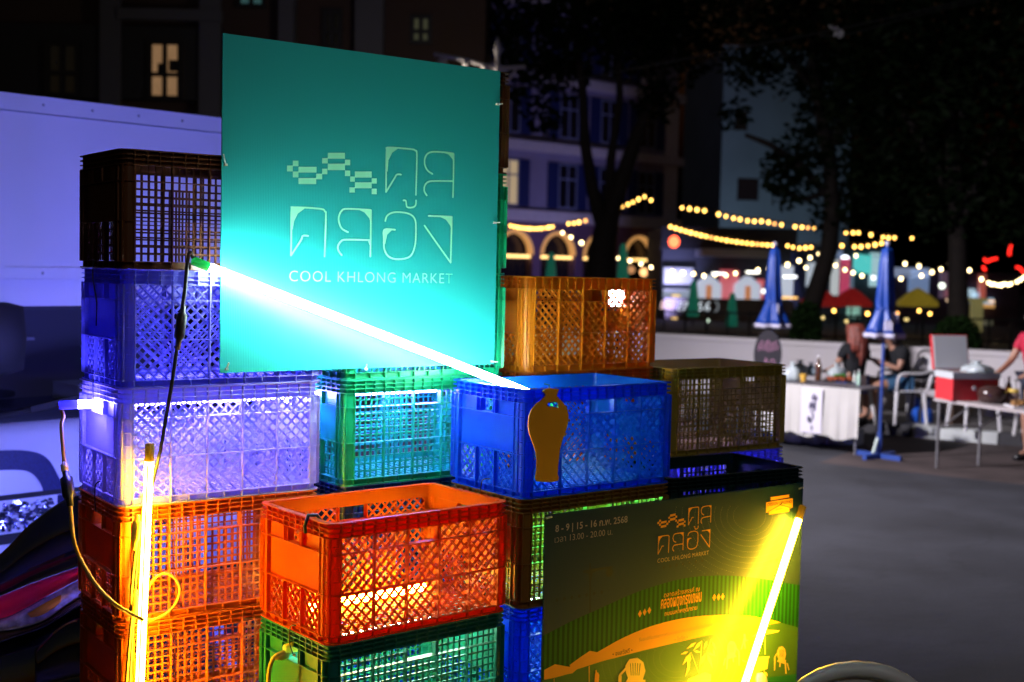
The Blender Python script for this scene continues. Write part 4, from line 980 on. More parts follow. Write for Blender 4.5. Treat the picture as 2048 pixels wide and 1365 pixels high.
o = mb.build('green_leaves', mat('salad green', (.10, .34, .03), .5), fd); o['kind'] = 'stuff'
mg = thing('steel_mug', 'round steel pot at the right end of the food table', 'pot', G(1731, 771, TZ) + Vector((-.03, .05, 0)))
MB().lathe([(.05, 0), (.055, .01), (.055, .10), (.058, .105), (.045, .10)], 18).build('pot_body', mat('warm steel', (.55, .45, .40), .25, .8), mg, True)
MB().tube([(.055, 0, .08), (.095, 0, .085), (.13, 0, .09)], .008, 6).build('handle', BLACK_PL, mg)
for i, (px, w, h_, c_, lb) in enumerate(((1653, .19, .14, (.42, .36, .36), 'pinkish cardboard box under the food table'), (1685, .16, .19, (.30, .28, .25), 'grey box under the food table, by the brown crate'), (1712, .16, .16, (.30, .36, .44), 'pale blue tub at the right end under the food table'))):
    t_ = thing('storage_box', lb, 'box', G(px, 888 + i * 2) + Vector((0, .12, 0)), -.6)
    MB().box(-w / 2, w / 2, -.12, .12, 0, h_).build('box_body', mat('box card %d' % i, c_, .7, var=.15), t_)
    MB().box(-w / 2 - .005, w / 2 + .005, -.125, .125, h_ + .001, h_ + .022).build('box_lid', mat('box card %d' % i, c_, .7), t_)
ov = thing('menu_board', 'dark oval board with pink strokes below the far blue umbrella', 'board', (P(1535, 720, 14.7).x, 14.7, .14), -.1)
MB().lathe([(.02, -.013), (.166, -.012), (.168, .012), (.02, .013)], 30).build('oval_board', mat('chalkboard', (.022, .02, .028), .7), ov).matrix_local = Matrix.Translation((0, 0, .86)) @ Matrix.Rotation(math.pi / 2, 4, 'X') @ Matrix.Diagonal((.97, 1.72, 1, 1))
ps = MB(); random.seed(4)
for i in range(9):
    x = -.11 + .027 * i; z0 = .90 + .012 * math.sin(i); z1 = 1.02 - abs(x) * .25 + .02 * math.sin(i * 2.1); ps.bar((x, -.016, z0), (x + .008, -.016, z1), .008, .002)
    if i % 2: ps.bar((x, -.0164, z1), (x + .026, -.0164, z1 - .012), .008, .002)
for a, b in (((-.02, .82), (-.05, .70)), ((-.055, .72), (.0, .72)), ((-.005, .80), (-.008, .66)), ((.04, .79), (.03, .70)), ((.04, .80), (.075, .80)), ((.08, .79), (.085, .70)), ((.03, .69), (.08, .68))):
    ps.bar((a[0], -.016, a[1]), (b[0], -.016, b[1]), .011, .002)
ps.build('chalk_strokes', mat('pink chalk', (.42, .20, .32), .8), ov)
for x in (-.1, .1): MB().tube([(x, .015, .75), (x * 1.4, .05 if x > 0 else .03, 0)], .012, 6).build('leg', BLACK_PL, ov)
MB().tube([(0, .015, .9), (0, .28, 0)], .012, 6).build('leg', BLACK_PL, ov)

# second table with the cooler
t2 = thing('folding_table', 'folding table with steel legs at the right edge, carrying the red cooler', 'table', (4.37, 12.68, 0), R(24.8))
MB().box(-.04, .62, -1.7, .04, .69, .72).build('table_top', mat('pale table top', (.42, .38, .38), .5), t2)
for x in (0, .57):
    for y in (0, -1.6): MB().tube([(x, y, .69), (x, y, 0)], .017, 8).build('leg', GREY_METAL, t2)
MB().tube([(0, 0, .42), (.57, 0, .42)], .010, 6).build('crossbar', GREY_METAL, t2)
for x in (0, .57): MB().tube([(x, 0, .40), (x, -.42, .685)], .010, 6).build('brace', GREY_METAL, t2)
red_p = mat('red cooler plastic', (.62, .035, .045), .35); wh_p = mat('white cooler plastic', (.50, .53, .55), .4)
co = thing('cooler_box', 'red cooler with its white lined lid propped open', 'cooler', Vector((4.62, 12.62, .7205)), R(24.8) - .25)
MB().box(-.25, .25, -.17, .17, .002, .22).build('cooler_body', red_p, co)
ri = MB(); ri.band([(-.26, -.18), (.26, -.18), (.26, .18), (-.26, .18)], [(-.21, -.13), (.21, -.13), (.21, .13), (-.21, .13)], .2205, .285); ri.build('cooler_rim', wh_p, co)
MB().lathe([(.005, 0), (.024, .001), (.024, .008), (.01, .01)], 14).build('badge', wcap, co).matrix_local = Matrix.Translation((-.02, -.171, .13)) @ Matrix.Rotation(math.pi / 2, 4, 'X')
ld = empty('lid', (-.06, .19, .29), 0, co); ld.rotation_euler = (R(-12), 0, 0)
MB().box(-.2, .2, .012, .042, 0, .36).build('lid_shell', red_p, ld); MB().box(-.185, .185, 0, .0115, .01, .35).build('lid_liner', wh_p, ld)
bag('clear bag of greens lying over the open cooler', Vector((4.70, 12.58, .985)), .14, .13, sd=9)
T2 = lambda x, y: t2.matrix_basis @ Vector((x, y, .7205)) if False else Matrix.Translation((4.37, 12.68, 0)) @ Matrix.Rotation(R(24.8), 4, 'Z') @ Vector((x, y, .7205))
bottle('dark sauce bottle right of the cooler', T2(.50, -.42), .25, .032, brn_g, BLACK_PL)
bottle('amber oil bottle right of the dark sauce bottle', T2(.56, -.62), .23, .038, mat('amber oil', (.45, .22, .02), .1), mat('yellow cap', (.7, .5, .08), .4))
jr = thing('glass_jar', 'glass jar with a yellow lid on the folding table', 'jar', T2(.36, -.62)); MB().lathe([(.05, 0), (.056, .01), (.056, .10), (.045, .115)], 16).build('jar_body', mat('jar contents', (.22, .15, .12), .15), jr, True)
MB().lathe([(.05, .116), (.052, .12), (.05, .145)], 16).build('jar_lid', mat('yellow cap', (.7, .5, .08), .4), jr, True)
jr = thing('glass_jar', 'round pale jar right of the yellow lidded jar', 'jar', T2(.42, -.85)); MB().lathe([(.04, 0), (.06, .03), (.06, .08), (.035, .11), (.038, .13)], 16).build('jar_body', mat('pale jar', (.55, .48, .45), .15), jr, True)
bw = thing('blue_bowl', 'blue plastic bowl filled with green leaves at the right edge', 'bowl', T2(.50, -1.05)); MB().lathe([(.07, 0), (.075, .004), (.12, .085), (.125, .09), (.11, .085)], 22).build('bowl_body', mat('blue bowl plastic', (.02, .20, .55), .4), bw, True)
mb = MB(); random.seed(12)
for i in range(70):
    c = Vector((random.uniform(-.09, .09), random.uniform(-.09, .09), .085 + .05 * random.random())); mb.quad(c + Vector((-.025, 0, 0)), c + Vector((0, -.016, .014)), c + Vector((.025, .002, .004)), c + Vector((0, .016, .016)))
o = mb.build('green_leaves', mat('salad green', (.10, .34, .03), .5), bw); o['kind'] = 'stuff'
pt = thing('cooking_pot', 'dark round pot with food behind the jars on the folding table', 'pot', T2(.20, -.50)); MB().lathe([(.10, 0), (.13, .02), (.145, .09), (.13, .14), (.06, .17)], 20).build('pot_body', mat('dark enamel pot', (.05, .025, .022), .2), pt, True)
fd = thing('food_tray', 'shallow tray of brown food at the front of the folding table', 'food', T2(.22, -.90)); MB().box(-.16, .16, -.12, .12, 0, .018).build('tray', mat('white tray', (.6, .6, .62), .4), fd)
mb = MB()
for i in range(60): mb.ball((random.uniform(-.13, .13), random.uniform(-.1, .1), .025 + .03 * random.random()), .02, 6, 4)
o = mb.build('food_pieces', mat('brown fried food', (.25, .12, .03), .5, var=.4, scale=30), fd, True); o['kind'] = 'stuff'
kn = thing('kitchen_cleaver', 'dark cleaver lying across the corner of the folding table', 'cleaver', T2(.12, -.25), .3); MB().box(-.12, .06, -.035, .035, 0, .004).build('blade', mat('dark steel', (.2, .2, .22), .3, .9), kn); MB().box(.061, .18, -.012, .012, 0, .02).build('handle', BLACK_PL, kn)

lp = thing('gas_cylinder', 'blue gas cylinder standing at the kerb behind the umbrella pole', 'gas cylinder', G(1848, 868) + Vector((0, .10, 0)))
bl = mat('blue cylinder enamel', (.012, .09, .48), .3, var=.1)
MB().lathe([(.10, 0), (.115, .005), (.115, .05), (.13, .07), (.135, .12), (.135, .26), (.12, .31), (.06, .335)], 24).build('cylinder_body', bl, lp, True)
cg = MB(); cg.band([(.095 * math.cos(R(a)), .095 * math.sin(R(a))) for a in range(0, 360, 15)], [(.088 * math.cos(R(a)), .088 * math.sin(R(a))) for a in range(0, 360, 15)], .29, .44); cg.build('collar', bl, lp, True)
MB().tube([(0, 0, .33), (0, 0, .42), (.04, -.03, .43)], .018, 8).build('valve', mat('brass', (.6, .45, .2), .3, .9), lp)
wk = thing('wok_stove', 'black wok on a dark iron stove behind the gas cylinder', 'stove', G(1862, 850, .14) + Vector((0, .25, 0)))
MB().lathe([(.06, .52), (.2, .56), (.27, .64), (.28, .645), (.2, .58)], 24).build('wok', mat('black iron', (.02, .02, .022), .4, .5), wk, True)
for k in range(3): MB().tube([(.17 * math.cos(R(120 * k)), .17 * math.sin(R(120 * k)), .55), (.24 * math.cos(R(120 * k)), .24 * math.sin(R(120 * k)), 0)], .014, 6).build('leg', BLACK_PL, wk)
bc = thing('metal_chair', 'black metal chair with a curved back by the white wall', 'chair', (P(1872, 760, 16.2).x, 16.0, .14), .5)
MB().tube(catmull([(-.2, .2, 0), (-.2, .2, .55), (-.17, .24, .80), (0, .27, .86), (.17, .24, .80), (.2, .2, .55), (.2, .2, 0)], 6), .014, 8).build('back_frame', BLACK_PL, bc, True)
MB().box(-.2, .2, -.2, .2, .44, .47).build('seat', BLACK_PL, bc)
for x in (-.18, .18): MB().tube([(x, -.18, .44), (x, -.2, 0)], .013, 6).build('leg', BLACK_PL, bc)
pz = .1402
ps_ = thing('plastic_stool', 'white plastic stool under the woman with long red hair', 'stool', Vector((4.22, 15.22, pz)), R(20))
MB().lathe([(.02, .43), (.17, .43), (.18, .44), (.17, .455), (.02, .455)], 20).build('seat', chair_m, ps_, True)
for sx in (-1, 1):
    for sy in (-1, 1): MB().tube([(sx * .11, sy * .11, .43), (sx * .18, sy * .18, 0)], [.024, .018], 6).build('leg', chair_m, ps_)
plastic_chair('white plastic chair under the woman looking at a phone', Vector((4.86, 15.45, pz)), R(-78))
plastic_chair('white plastic chair behind the folding table, left one of two', Vector((5.55, 14.9, pz)), R(10))
plastic_chair('white plastic chair behind the folding table, at the right frame edge', Vector((6.15, 14.45, pz)), R(-35))
plastic_chair('white plastic chair close to the camera at the bottom edge, mostly cut off', Vector((1.07, 3.83, 0)), R(172))
bn = thing('wooden_bench', 'dark brown bench along the white wall behind the black chair', 'bench', pv(-5.2, 16.9, .14)); bn.rotation_euler = (0, 0, ang)
MB().box(-.1, 1.9, -.16, .16, .40, .45).build('seat', mat('dark wood', (.07, .04, .025), .6, var=.2), bn)
for x in (0, 1.8): MB().box(x - .05, x + .05, -.15, .15, 0, .399).build('leg', mat('dark wood', (.07, .04, .025), .6), bn)

# ------------------------------------------------------------------ people
skin_m = mat('skin', (.40, .21, .14), .5, var=.06); 
def skin(name, nodes, edges, m_, parent, sub=1):
    ks = list(nodes); me = bpy.data.meshes.new(name); me.from_pydata([nodes[k][0] for k in ks], [(ks.index(a), ks.index(b)) for a, b in edges], [])
    o = bpy.data.objects.new(name, me); COL.objects.link(o); md = o.modifiers.new('s', 'SKIN')
    for i, k in enumerate(ks):
        r = nodes[k][1]; r = r if isinstance(r, tuple) else (r, r); me.skin_vertices[0].data[i].radius = r
    me.skin_vertices[0].data[0].use_root = True
    if sub: sd = o.modifiers.new('d', 'SUBSURF'); sd.levels = sub; sd.render_levels = sub
    m2 = bpy.data.meshes.new_from_object(o.evaluated_get(bpy.context.evaluated_depsgraph_get())); bpy.data.objects.remove(o)
    m2.materials.clear(); m2.shade_smooth(); m2.name = name
    return link(name, m2, m_, parent)
def person(label, loc, rz, J, shirt, lower, hair, hair_len, extras=()):
    """J: joints of the pose, person faces -y in its own frame"""
    t_ = thing('person', label, 'person', loc, rz)
    n = {'pelvis': (J['pelvis'], (.13, .10)), 'belly': (J['belly'], (.115, .09)), 'chest': (J['chest'], (.135, .10)), 'neck': (J['neck'], .05), 'head0': (J['head0'], .062), 'head1': (J['head1'], (.082, .09)), 'head2': (J['head2'], .075)}
    e = [('pelvis', 'belly'), ('belly', 'chest'), ('chest', 'neck'), ('neck', 'head0'), ('head0', 'head1'), ('head1', 'head2')]
    for s in 'lr':
        n['sh' + s] = (J['sh' + s], .055); n['el' + s] = (J['el' + s], .040); n['wr' + s] = (J['wr' + s], .028); n['ha' + s] = (J['ha' + s], (.036, .02))
        e += [('chest', 'sh' + s), ('sh' + s, 'el' + s), ('el' + s, 'wr' + s), ('wr' + s, 'ha' + s)]
        d = (Vector(J['ha' + s]) - Vector(J['wr' + s])).normalized(); sd = d.cross(Vector((0, 0, 1))).normalized()
        for k in range(4):
            b = Vector(J['ha' + s]) + sd * (.024 - .016 * k) + d * .01; ln = (.055, .065, .06, .045)[k]
            n['f%d' % k + s] = (tuple(b + d * ln * .5 + Vector((0, 0, -.004))), .0085); n['g%d' % k + s] = (tuple(b + d * ln + Vector((0, 0, -.02))), .007)
            e += [('ha' + s, 'f%d' % k + s), ('f%d' % k + s, 'g%d' % k + s)]
        tb_ = Vector(J['wr' + s]) + d * .02 + sd * .03; n['t' + s] = (tuple(tb_ + d * .03), .009); e.append(('wr' + s, 't' + s))
        n['hip' + s] = (J['hip' + s], .085); n['kn' + s] = (J['kn' + s], .058); n['an' + s] = (J['an' + s], .036); n['to' + s] = (J['to' + s], (.04, .025))
        e += [('pelvis', 'hip' + s), ('hip' + s, 'kn' + s), ('kn' + s, 'an' + s), ('an' + s, 'to' + s)]
    skin('body', n, e, skin_m, t_)
    V = lambda a, b, t: tuple(Vector(J[a]).lerp(Vector(J[b]), t))
    sn = {'a': (J['pelvis'], (.145, .118)), 'b': (J['belly'], (.135, .108)), 'c': (J['chest'], (.155, .118)), 'd': (V('chest', 'neck', .7), .075)}
    se = [('a', 'b'), ('b', 'c'), ('c', 'd')]
    for s in 'lr': sn['s' + s] = (J['sh' + s], .070); sn['e' + s] = (V('sh' + s, 'el' + s, .62), .060); se += [('c', 's' + s), ('s' + s, 'e' + s)]
    skin('shirt', sn, se, shirt, t_)
    ln = {'p': (V('pelvis', 'belly', .2), (.15, .12))}; le = []
    for s in 'lr': ln['h' + s] = (J['hip' + s], .10); ln['k' + s] = (V('hip' + s, 'kn' + s, .7), .082); le += [('p', 'h' + s), ('h' + s, 'k' + s)]
    skin('shorts', ln, le, lower, t_)
    h1, h2 = Vector(J['head1']), Vector(J['head2']); up = (h2 - Vector(J['head0'])).normalized(); fw = Vector((0, -1, 0)); fw = (fw - up * fw.dot(up)).normalized(); rt_ = fw.cross(up)
    hb_ = h1 + up * .035 - fw * .025
    hn = {'t': (tuple(hb_ + up * .03), (.098, .098)), 'm': (tuple(hb_ - up * .05 - fw * .03), (.095, .075))}; he = [('t', 'm')]
    prev = 'm'; k = 0; z = 0
    while z < hair_len:
        z += .09; k += 1; q_ = hb_ - up * .05 - fw * (.045 + .02 * k) + Vector((0, 0, -z)); hn['h%d' % k] = (tuple(q_), (.10 - .008 * k, .045)); he.append((prev, 'h%d' % k)); prev = 'h%d' % k
    hp = skin('hair', hn, he, hair, t_)
    if hair_len > .15:
        rd_ = random.Random(7)
        for i in range(22):
            a = R(-115 + 230 * i / 21); c0 = hb_ + up * .02 + rt_ * (.085 * math.sin(a)) - fw * (.085 * math.cos(a)); lk = rd_.uniform(.75, 1.15) * (hair_len + .10)
            if hair_len < .3 and abs(math.sin(a)) > .8: lk *= .6
            sw = rd_.uniform(-.03, .03)
            MB().tube(catmull([c0, c0 + Vector((0, 0, -lk * .35)) + (rt_ * (.02 * math.sin(a)) - fw * (.04 + .02 * math.cos(a))), c0 + Vector((0, 0, -lk * .7)) + rt_ * (.03 * math.sin(a) + sw) - fw * .075, c0 + Vector((0, 0, -lk)) + rt_ * (.02 * math.sin(a) + sw * 1.3) - fw * .07], 3), [.022] * 8 + [.012, .004], 5).build('lock', hair, hp, True)
    for sx in (-1, 1):
        MB().ball(h1 + fw * .083 + rt_ * .032 * sx + up * .005, .012, 8, 6).build('eye', mat('dark eye', (.03, .02, .02), .2), t_, True)
        MB().ball(h1 + rt_ * .084 * sx - fw * .005, .022, 8, 6).build('ear', skin_m, t_, True)
        MB().bar(h1 + fw * .09 + rt_ * (.018 * sx) + up * .026, h1 + fw * .088 + rt_ * (.046 * sx) + up * .026, .006, .006).build('eyebrow', mat('dark eye', (.03, .02, .02), .2), t_)
        sh_ = MB(); a = Vector(J['to' + 'lr'[sx > 0]]); b = Vector(J['an' + 'lr'[sx > 0]]); sh_.tube([a + (a - b).normalized() * .05 - Vector((0, 0, .012)), a - Vector((0, 0, .012)), Vector((b.x, b.y, a.z - .012))], [.03, .046, .042], 8); sh_.build('shoe', BLACK_PL, t_, True)
    MB().tube([h1 + fw * .088 + up * .012, h1 + fw * .108 - up * .018], [.008, .015], 7).build('nose', skin_m, t_, True)
    MB().bar(h1 + fw * .089 - rt_ * .022 - up * .045, h1 + fw * .089 + rt_ * .022 - up * .045, .010, .008).build('mouth', mat('lips', (.36, .09, .08), .4), t_)
    return t_
tee = mat('black tee shirt', (.006, .007, .010), .9, var=.2, scale=12); red_h = mat('long red hair', (.20, .045, .03), .45, var=.35, scale=18); dk_h = mat('dark hair', (.02, .013, .011), .4)
sit = dict(pelvis=(0, 0, .50), belly=(0, -.01, .66), chest=(0, -.02, .86), neck=(0, -.03, 1.02), head0=(0, -.045, 1.08), head1=(0, -.055, 1.16), head2=(0, -.05, 1.22),
           shl=(-.165, -.02, .93), shr=(.165, -.02, .93), ell=(-.23, -.10, .70), elr=(.22, -.10, .70), wrl=(-.20, -.30, .62), wrr=(.17, -.30, .62), hal=(-.18, -.37, .62), har=(.15, -.37, .62),
           hipl=(-.09, -.06, .49), hipr=(.09, -.06, .49), knl=(-.11, -.42, .48), knr=(.11, -.42, .48), anl=(-.10, -.42, .09), anr=(.10, -.42, .09), tol=(-.11, -.54, .05), tor=(.11, -.54, .05))
person('seated woman with long red hair and black tee, seen from behind', Vector((4.20, 15.22, pz)), R(212), sit, tee, mat('blue apron cloth', (.01, .10, .60), .6), red_h, .34)
ap_ = dict(sit); ap_.update(chest=(0, -.09, .85), neck=(0, -.15, .98), head0=(0, -.19, 1.02), head1=(0, -.24, 1.07), head2=(0, -.25, 1.14), shl=(-.165, -.08, .91), shr=(.165, -.08, .91),
                           ell=(-.20, -.16, .68), elr=(.20, -.16, .68), wrl=(-.08, -.34, .76), wrr=(.08, -.34, .76), hal=(-.04, -.40, .79), har=(.04, -.40, .79))
person('seated woman in black tee bending over a phone', Vector((4.84, 15.42, pz)), R(-78), ap_, tee, mat('blue denim', (.03, .10, .20), .8), dk_h, .18)
ph = thing('mobile_phone', 'dark phone in the hands of the seated woman', 'phone', Vector((4.84, 15.42, pz)), R(-78)); MB().box(-.035, .035, -.47, -.455, .77, .90).build('phone_case', BLACK_PL, ph)
std = dict(pelvis=(0, 0, .92), belly=(0, -.02, 1.06), chest=(0, -.04, 1.26), neck=(0, -.07, 1.42), head0=(0, -.09, 1.48), head1=(0, -.11, 1.56), head2=(0, -.11, 1.62), shl=(-.17, -.04, 1.33), shr=(.17, -.04, 1.33),
           ell=(-.24, -.12, 1.08), elr=(.24, -.12, 1.08), wrl=(-.20, -.34, .96), wrr=(.20, -.34, .96), hal=(-.18, -.41, .95), har=(.18, -.41, .95), hipl=(-.09, 0, .88), hipr=(.09, 0, .88), knl=(-.10, -.03, .48), knr=(.10, -.01, .48), anl=(-.10, .02, .09), anr=(.10, .03, .09), tol=(-.11, -.11, .05), tor=(.11, -.10, .05))
person('person in a red shirt cut off by the right frame edge, leaning over the table', Vector((5.62, 13.3, 0)), R(-62), std, mat('red shirt', (.50, .012, .05), .75), mat('dark trousers', (.02, .025, .05), .8), dk_h, .05)

# ------------------------------------------------------------------ street lamp, railing, trees
def lamp_post(label, loc, rz=0):
    t_ = thing('street_lamp', label, 'street lamp', loc, rz)
    lm_ = mat('cream lamp post paint', (.60, .56, .53), .5)
    MB().lathe([(.14, 0), (.14, .3), (.09, .4), (.06, .9), (.05, 4.6), (.07, 4.65), (.045, 4.75), (.04, 5.3), (.06, 5.35), (.06, 5.42), (.01, 5.6)], 14).build('pole', lm_, t_, True)
    MB().tube([(-1.0, 0, 5.30), (-.5, 0, 5.22), (0, 0, 5.10), (.45, 0, 5.14)], .035, 8).tube(catmull([(-.85, 0, 5.22), (-.65, 0, 5.0), (-.35, 0, 5.05), (-.1, 0, 4.75), (0, 0, 4.7)], 5), .022, 6).tube(catmull([(.3, 0, 5.1), (.2, 0, 4.95), (.02, 0, 4.8)], 5), .02, 6).build('bracket_arm', lm_, t_, True)
    for x, z in ((-.85, 5.2), (-.5, 5.17), (-.2, 5.1)): MB().ball((x, 0, z), .06, 8, 5).build('scroll_boss', lm_, t_, True)
    MB().lathe([(.02, 5.24), (.06, 5.2), (.10, 5.0), (.16, 4.95), (.17, 4.92)], 14, (-.9, 0, 0)).build('lantern_cap', lm_, t_, True)
    MB().lathe([(.15, 4.92), (.16, 4.85), (.10, 4.62), (.03, 4.58)], 14, (-.9, 0, 0)).build('lantern_glass', mat('frosted lantern', (.5, .5, .48), .3, emit=(110, 96, 82)), t_, True)
    return t_
lamp_post('ornate cream street lamp post rising behind the teal sign', (P(995, 100, 20).x, 20, 0), 0)
rl = thing('canal_railing', 'black iron railing along the far bank of the canal', 'railing', (0, 27, 0))
mb = MB(); bars = []
for i in range(46):
    x = 1 + i * .45; mb2 = MB().box(-.02, .02, -.02, .02, 0, 1.15); o = mb2.build('railing_post', mat('black iron', (.02, .02, .022), .4, .5), rl); o.location = (x, -.18 * i * .45 * .5, 0)
for z in (.15, .65, 1.1): MB().bar((1, 0, z), (21.5, -.18 * 45 * .45 * .5, z), .05, .04, (0, 0, 1)).build('rail', mat('black iron', (.02, .02, .022), .4, .5), rl)

def tree(label, base, trunk, branches, clumps, nleaf, leaf=.16, seed=1, name='leafy_tree'):
    rd_ = random.Random(seed); t_ = thing(name, label, 'tree', base); b0 = Vector(base)
    bk_ = mat('tree bark', (.024, .018, .015), .85, var=.3, scale=8, bump=.6)
    MB().tube([Vector(p) - b0 for p, r in trunk], [r for p, r in trunk], 10).build('trunk', bk_, t_, True)
    for br in branches: MB().tube([Vector(p) - b0 for p, r in br], [r for p, r in br], 7).build('limb', bk_, t_, True)
    mb = MB(); tot = sum(c[1] ** 2 for c in clumps)
    for c, r in clumps:
        c = Vector(c) - b0
        for i in range(int(nleaf * r * r / tot)):
            d = Vector((rd_.gauss(0, 1), rd_.gauss(0, 1), rd_.gauss(0, .8))).normalized() * r * rd_.random() ** .4
            q_ = c + d; a = Vector((rd_.uniform(-1, 1), rd_.uniform(-1, 1), rd_.uniform(-.6, .6))).normalized() * leaf * rd_.uniform(.6, 1.2); b = a.cross(Vector((rd_.uniform(-1, 1), rd_.uniform(-1, 1), rd_.uniform(-1, 1)))).normalized() * leaf * .42
            mb.quad(q_ - a, q_ - b, q_ + a, q_ + b)
    mb.build('crown', mat('tree leaves', (.008, .017, .006), .55, var=.5, scale=2, trans=.2, spec=.08), t_)
    return t_
def pp(l, y): return [(P(a, b, y + (c if len(q_) > 3 else 0)), r) for q_ in l for a, b, r, *rest in (q_,) for c in (rest or [0])]
b1 = G(1200, 545 + 1.94 * 2498 / 30); 
tree('tall forked tree in front of the lilac arcade building', P(1200, 702, 30), pp([(1200, 702, .45), (1200, 600, .38), (1203, 520, .34), (1210, 470, .30), (1218, 430, .26)], 30),
     [pp([(1212, 460, .24), (1240, 370, .2), (1275, 270, .17), (1310, 190, .13), (1345, 80, .09), (1370, -30, .06)], 30), pp([(1210, 470, .2), (1185, 380, .16), (1170, 290, .13), (1165, 180, .1), (1150, 60, .07)], 30), pp([(1218, 420, .14), (1222, 320, .11), (1240, 200, .09), (1235, 60, .06)], 30), pp([(1310, 190, .08), (1280, 100, .06), (1290, 0, .04)], 30)],
     [(P(1080, 60, 30), 1.3), (P(1160, 20, 29.5), 1.5), (P(1260, 40, 30.5), 1.5), (P(1340, 90, 30), 1.2), (P(1060, 160, 30), .8), (P(1370, 10, 30), 1.5), (P(1130, 150, 30.5), .7), (P(1310, 200, 30), .6), (P(960, 10, 30), 1.1), (P(1090, 240, 30), .5)], 5200, .15, 1)
tree('leaning tree with a round clipped shrub growing round its foot', P(1606, 700, 24), pp([(1606, 770, .16), (1608, 700, .2), (1620, 620, .19), (1640, 560, .18), (1658, 500, .17), (1664, 430, .16), (1660, 330, .14), (1640, 220, .12), (1625, 130, .1), (1630, -20, .07)], 24),
     [pp([(1663, 400, .1), (1600, 330, .08), (1540, 290, .06), (1490, 270, .04)], 24), pp([(1655, 300, .1), (1720, 200, .08), (1760, 80, .06)], 24), pp([(1630, 180, .07), (1570, 110, .05), (1520, 60, .03)], 24), pp([(1662, 380, .08), (1610, 400, .05), (1560, 380, .03)], 24)],
     [(P(1600, 330, 24), .75), (P(1700, 240, 24), 1.2), (P(1570, 370, 24), .5), (P(1640, 60, 24), 1.5), (P(1500, 130, 24.4), .6), (P(1740, 380, 24), .8), (P(1760, 120, 24), 1.6), (P(1660, 430, 24), .45), (P(1540, 20, 24), 1.0), (P(1470, 230, 24.5), .35)], 6000, .11, 2)
sb = thing('round_shrub', 'rounded dark green shrub at the foot of the leaning tree', 'shrub', (P(1612, 640, 23.6).x, 23.6, 0)); mb = MB(); rd_ = random.Random(5)
for i in range(1500):
    a, u = rd_.uniform(0, 6.28), rd_.uniform(-1, 1); r = .30 * rd_.random() ** .25; c = Vector((r * math.cos(a) * math.sqrt(1 - u * u), r * math.sin(a) * math.sqrt(1 - u * u), .95 + u * .52 * (r / .30)))
    v1 = Vector((rd_.uniform(-1, 1), rd_.uniform(-1, 1), rd_.uniform(-1, 1))).normalized() * .05; v2 = v1.cross(Vector((rd_.uniform(-1, 1), rd_.uniform(-1, 1), rd_.uniform(-1, 1)))).normalized() * .03; mb.quad(c - v1, c - v2, c + v1, c + v2)
mb.build('foliage', mat('shrub leaves', (.018, .045, .011), .6, var=.5, scale=4, spec=.1), sb); MB().tube([(0, 0, 0), (0, 0, .9)], .04, 6).build('stem', mat('tree bark', (.024, .018, .015)), sb)
tree('big dark tree with a thick trunk at the right', P(1918, 765, 22), pp([(1918, 790, .24), (1918, 700, .22), (1916, 600, .18), (1915, 500, .16), (1912, 420, .15), (1905, 300, .13), (1890, 150, .1)], 22),
     [pp([(1914, 450, .12), (1960, 350, .1), (2010, 240, .07)], 22), pp([(1910, 400, .1), (1850, 300, .08), (1800, 210, .06)], 22), pp([(1905, 300, .09), (1940, 180, .07), (1990, 60, .05)], 22)],
     [(P(1920, 120, 22), 1.9), (P(1800, 200, 22), 1.3), (P(2030, 200, 22), 1.6), (P(1850, 330, 22), .9), (P(1990, 380, 22), 1.0), (P(1760, 330, 22.4), .7), (P(1850, 20, 22), 1.8), (P(2040, 30, 22), 1.7), (P(1880, 420, 22), .6), (P(2040, 440, 21.6), .55)], 9000, .12, 3)
sb = thing('round_shrub', 'dark bush round the thick trunk at the right', 'shrub', (P(1915, 660, 21.6).x, 21.6, 0)); mb = MB()
for i in range(1700):
    a, u = rd_.uniform(0, 6.28), rd_.uniform(-1, 1); r = .42 * rd_.random() ** .25; c = Vector((r * math.cos(a) * math.sqrt(1 - u * u), r * math.sin(a) * math.sqrt(1 - u * u), .85 + u * .45 * (r / .42)))
    v1 = Vector((rd_.uniform(-1, 1), rd_.uniform(-1, 1), rd_.uniform(-1, 1))).normalized() * .05; v2 = v1.cross(Vector((rd_.uniform(-1, 1), rd_.uniform(-1, 1), rd_.uniform(-1, 1)))).normalized() * .03; mb.quad(c - v1, c - v2, c + v1, c + v2)
mb.build('foliage', mat('shrub leaves', (.05, .12, .025), .55), sb); MB().tube([(0, 0, 0), (0, 0, .8)], .04, 6).build('stem', mat('tree bark', (.024, .018, .015)), sb)
cb = thing('overhead_cable', 'overhead cable with a tangled knot crossing the dark sky', 'cable', P(1000, 178, 18))
MB().tube([p - P(1000, 178, 18) for p in catmull([P(560, 190, 18), P(1000, 178, 18), P(1280, 135, 18), P(1500, 92, 18), P(1660, 62, 18), P(1850, 20, 18), P(2100, -40, 18)], 6)], .012, 6).build('cable', BLACK_PL, cb, True)
MB().tube([p - P(1000, 178, 18) for p in catmull([P(1640, 72, 18), P(1700, 68, 18), P(1830, 32, 18), P(2100, -30, 18)], 6)], .009, 6).build('second_cable', BLACK_PL, cb, True)
random.seed(2); MB().tube(catmull([P(1672 + random.uniform(-16, 16), 62 + random.uniform(-12, 14), 18) - P(1000, 178, 18) for i in range(16)], 4), .010, 5).build('cable_knot', mat('grey cable wrap', (.35, .35, .36), .6), cb, True)

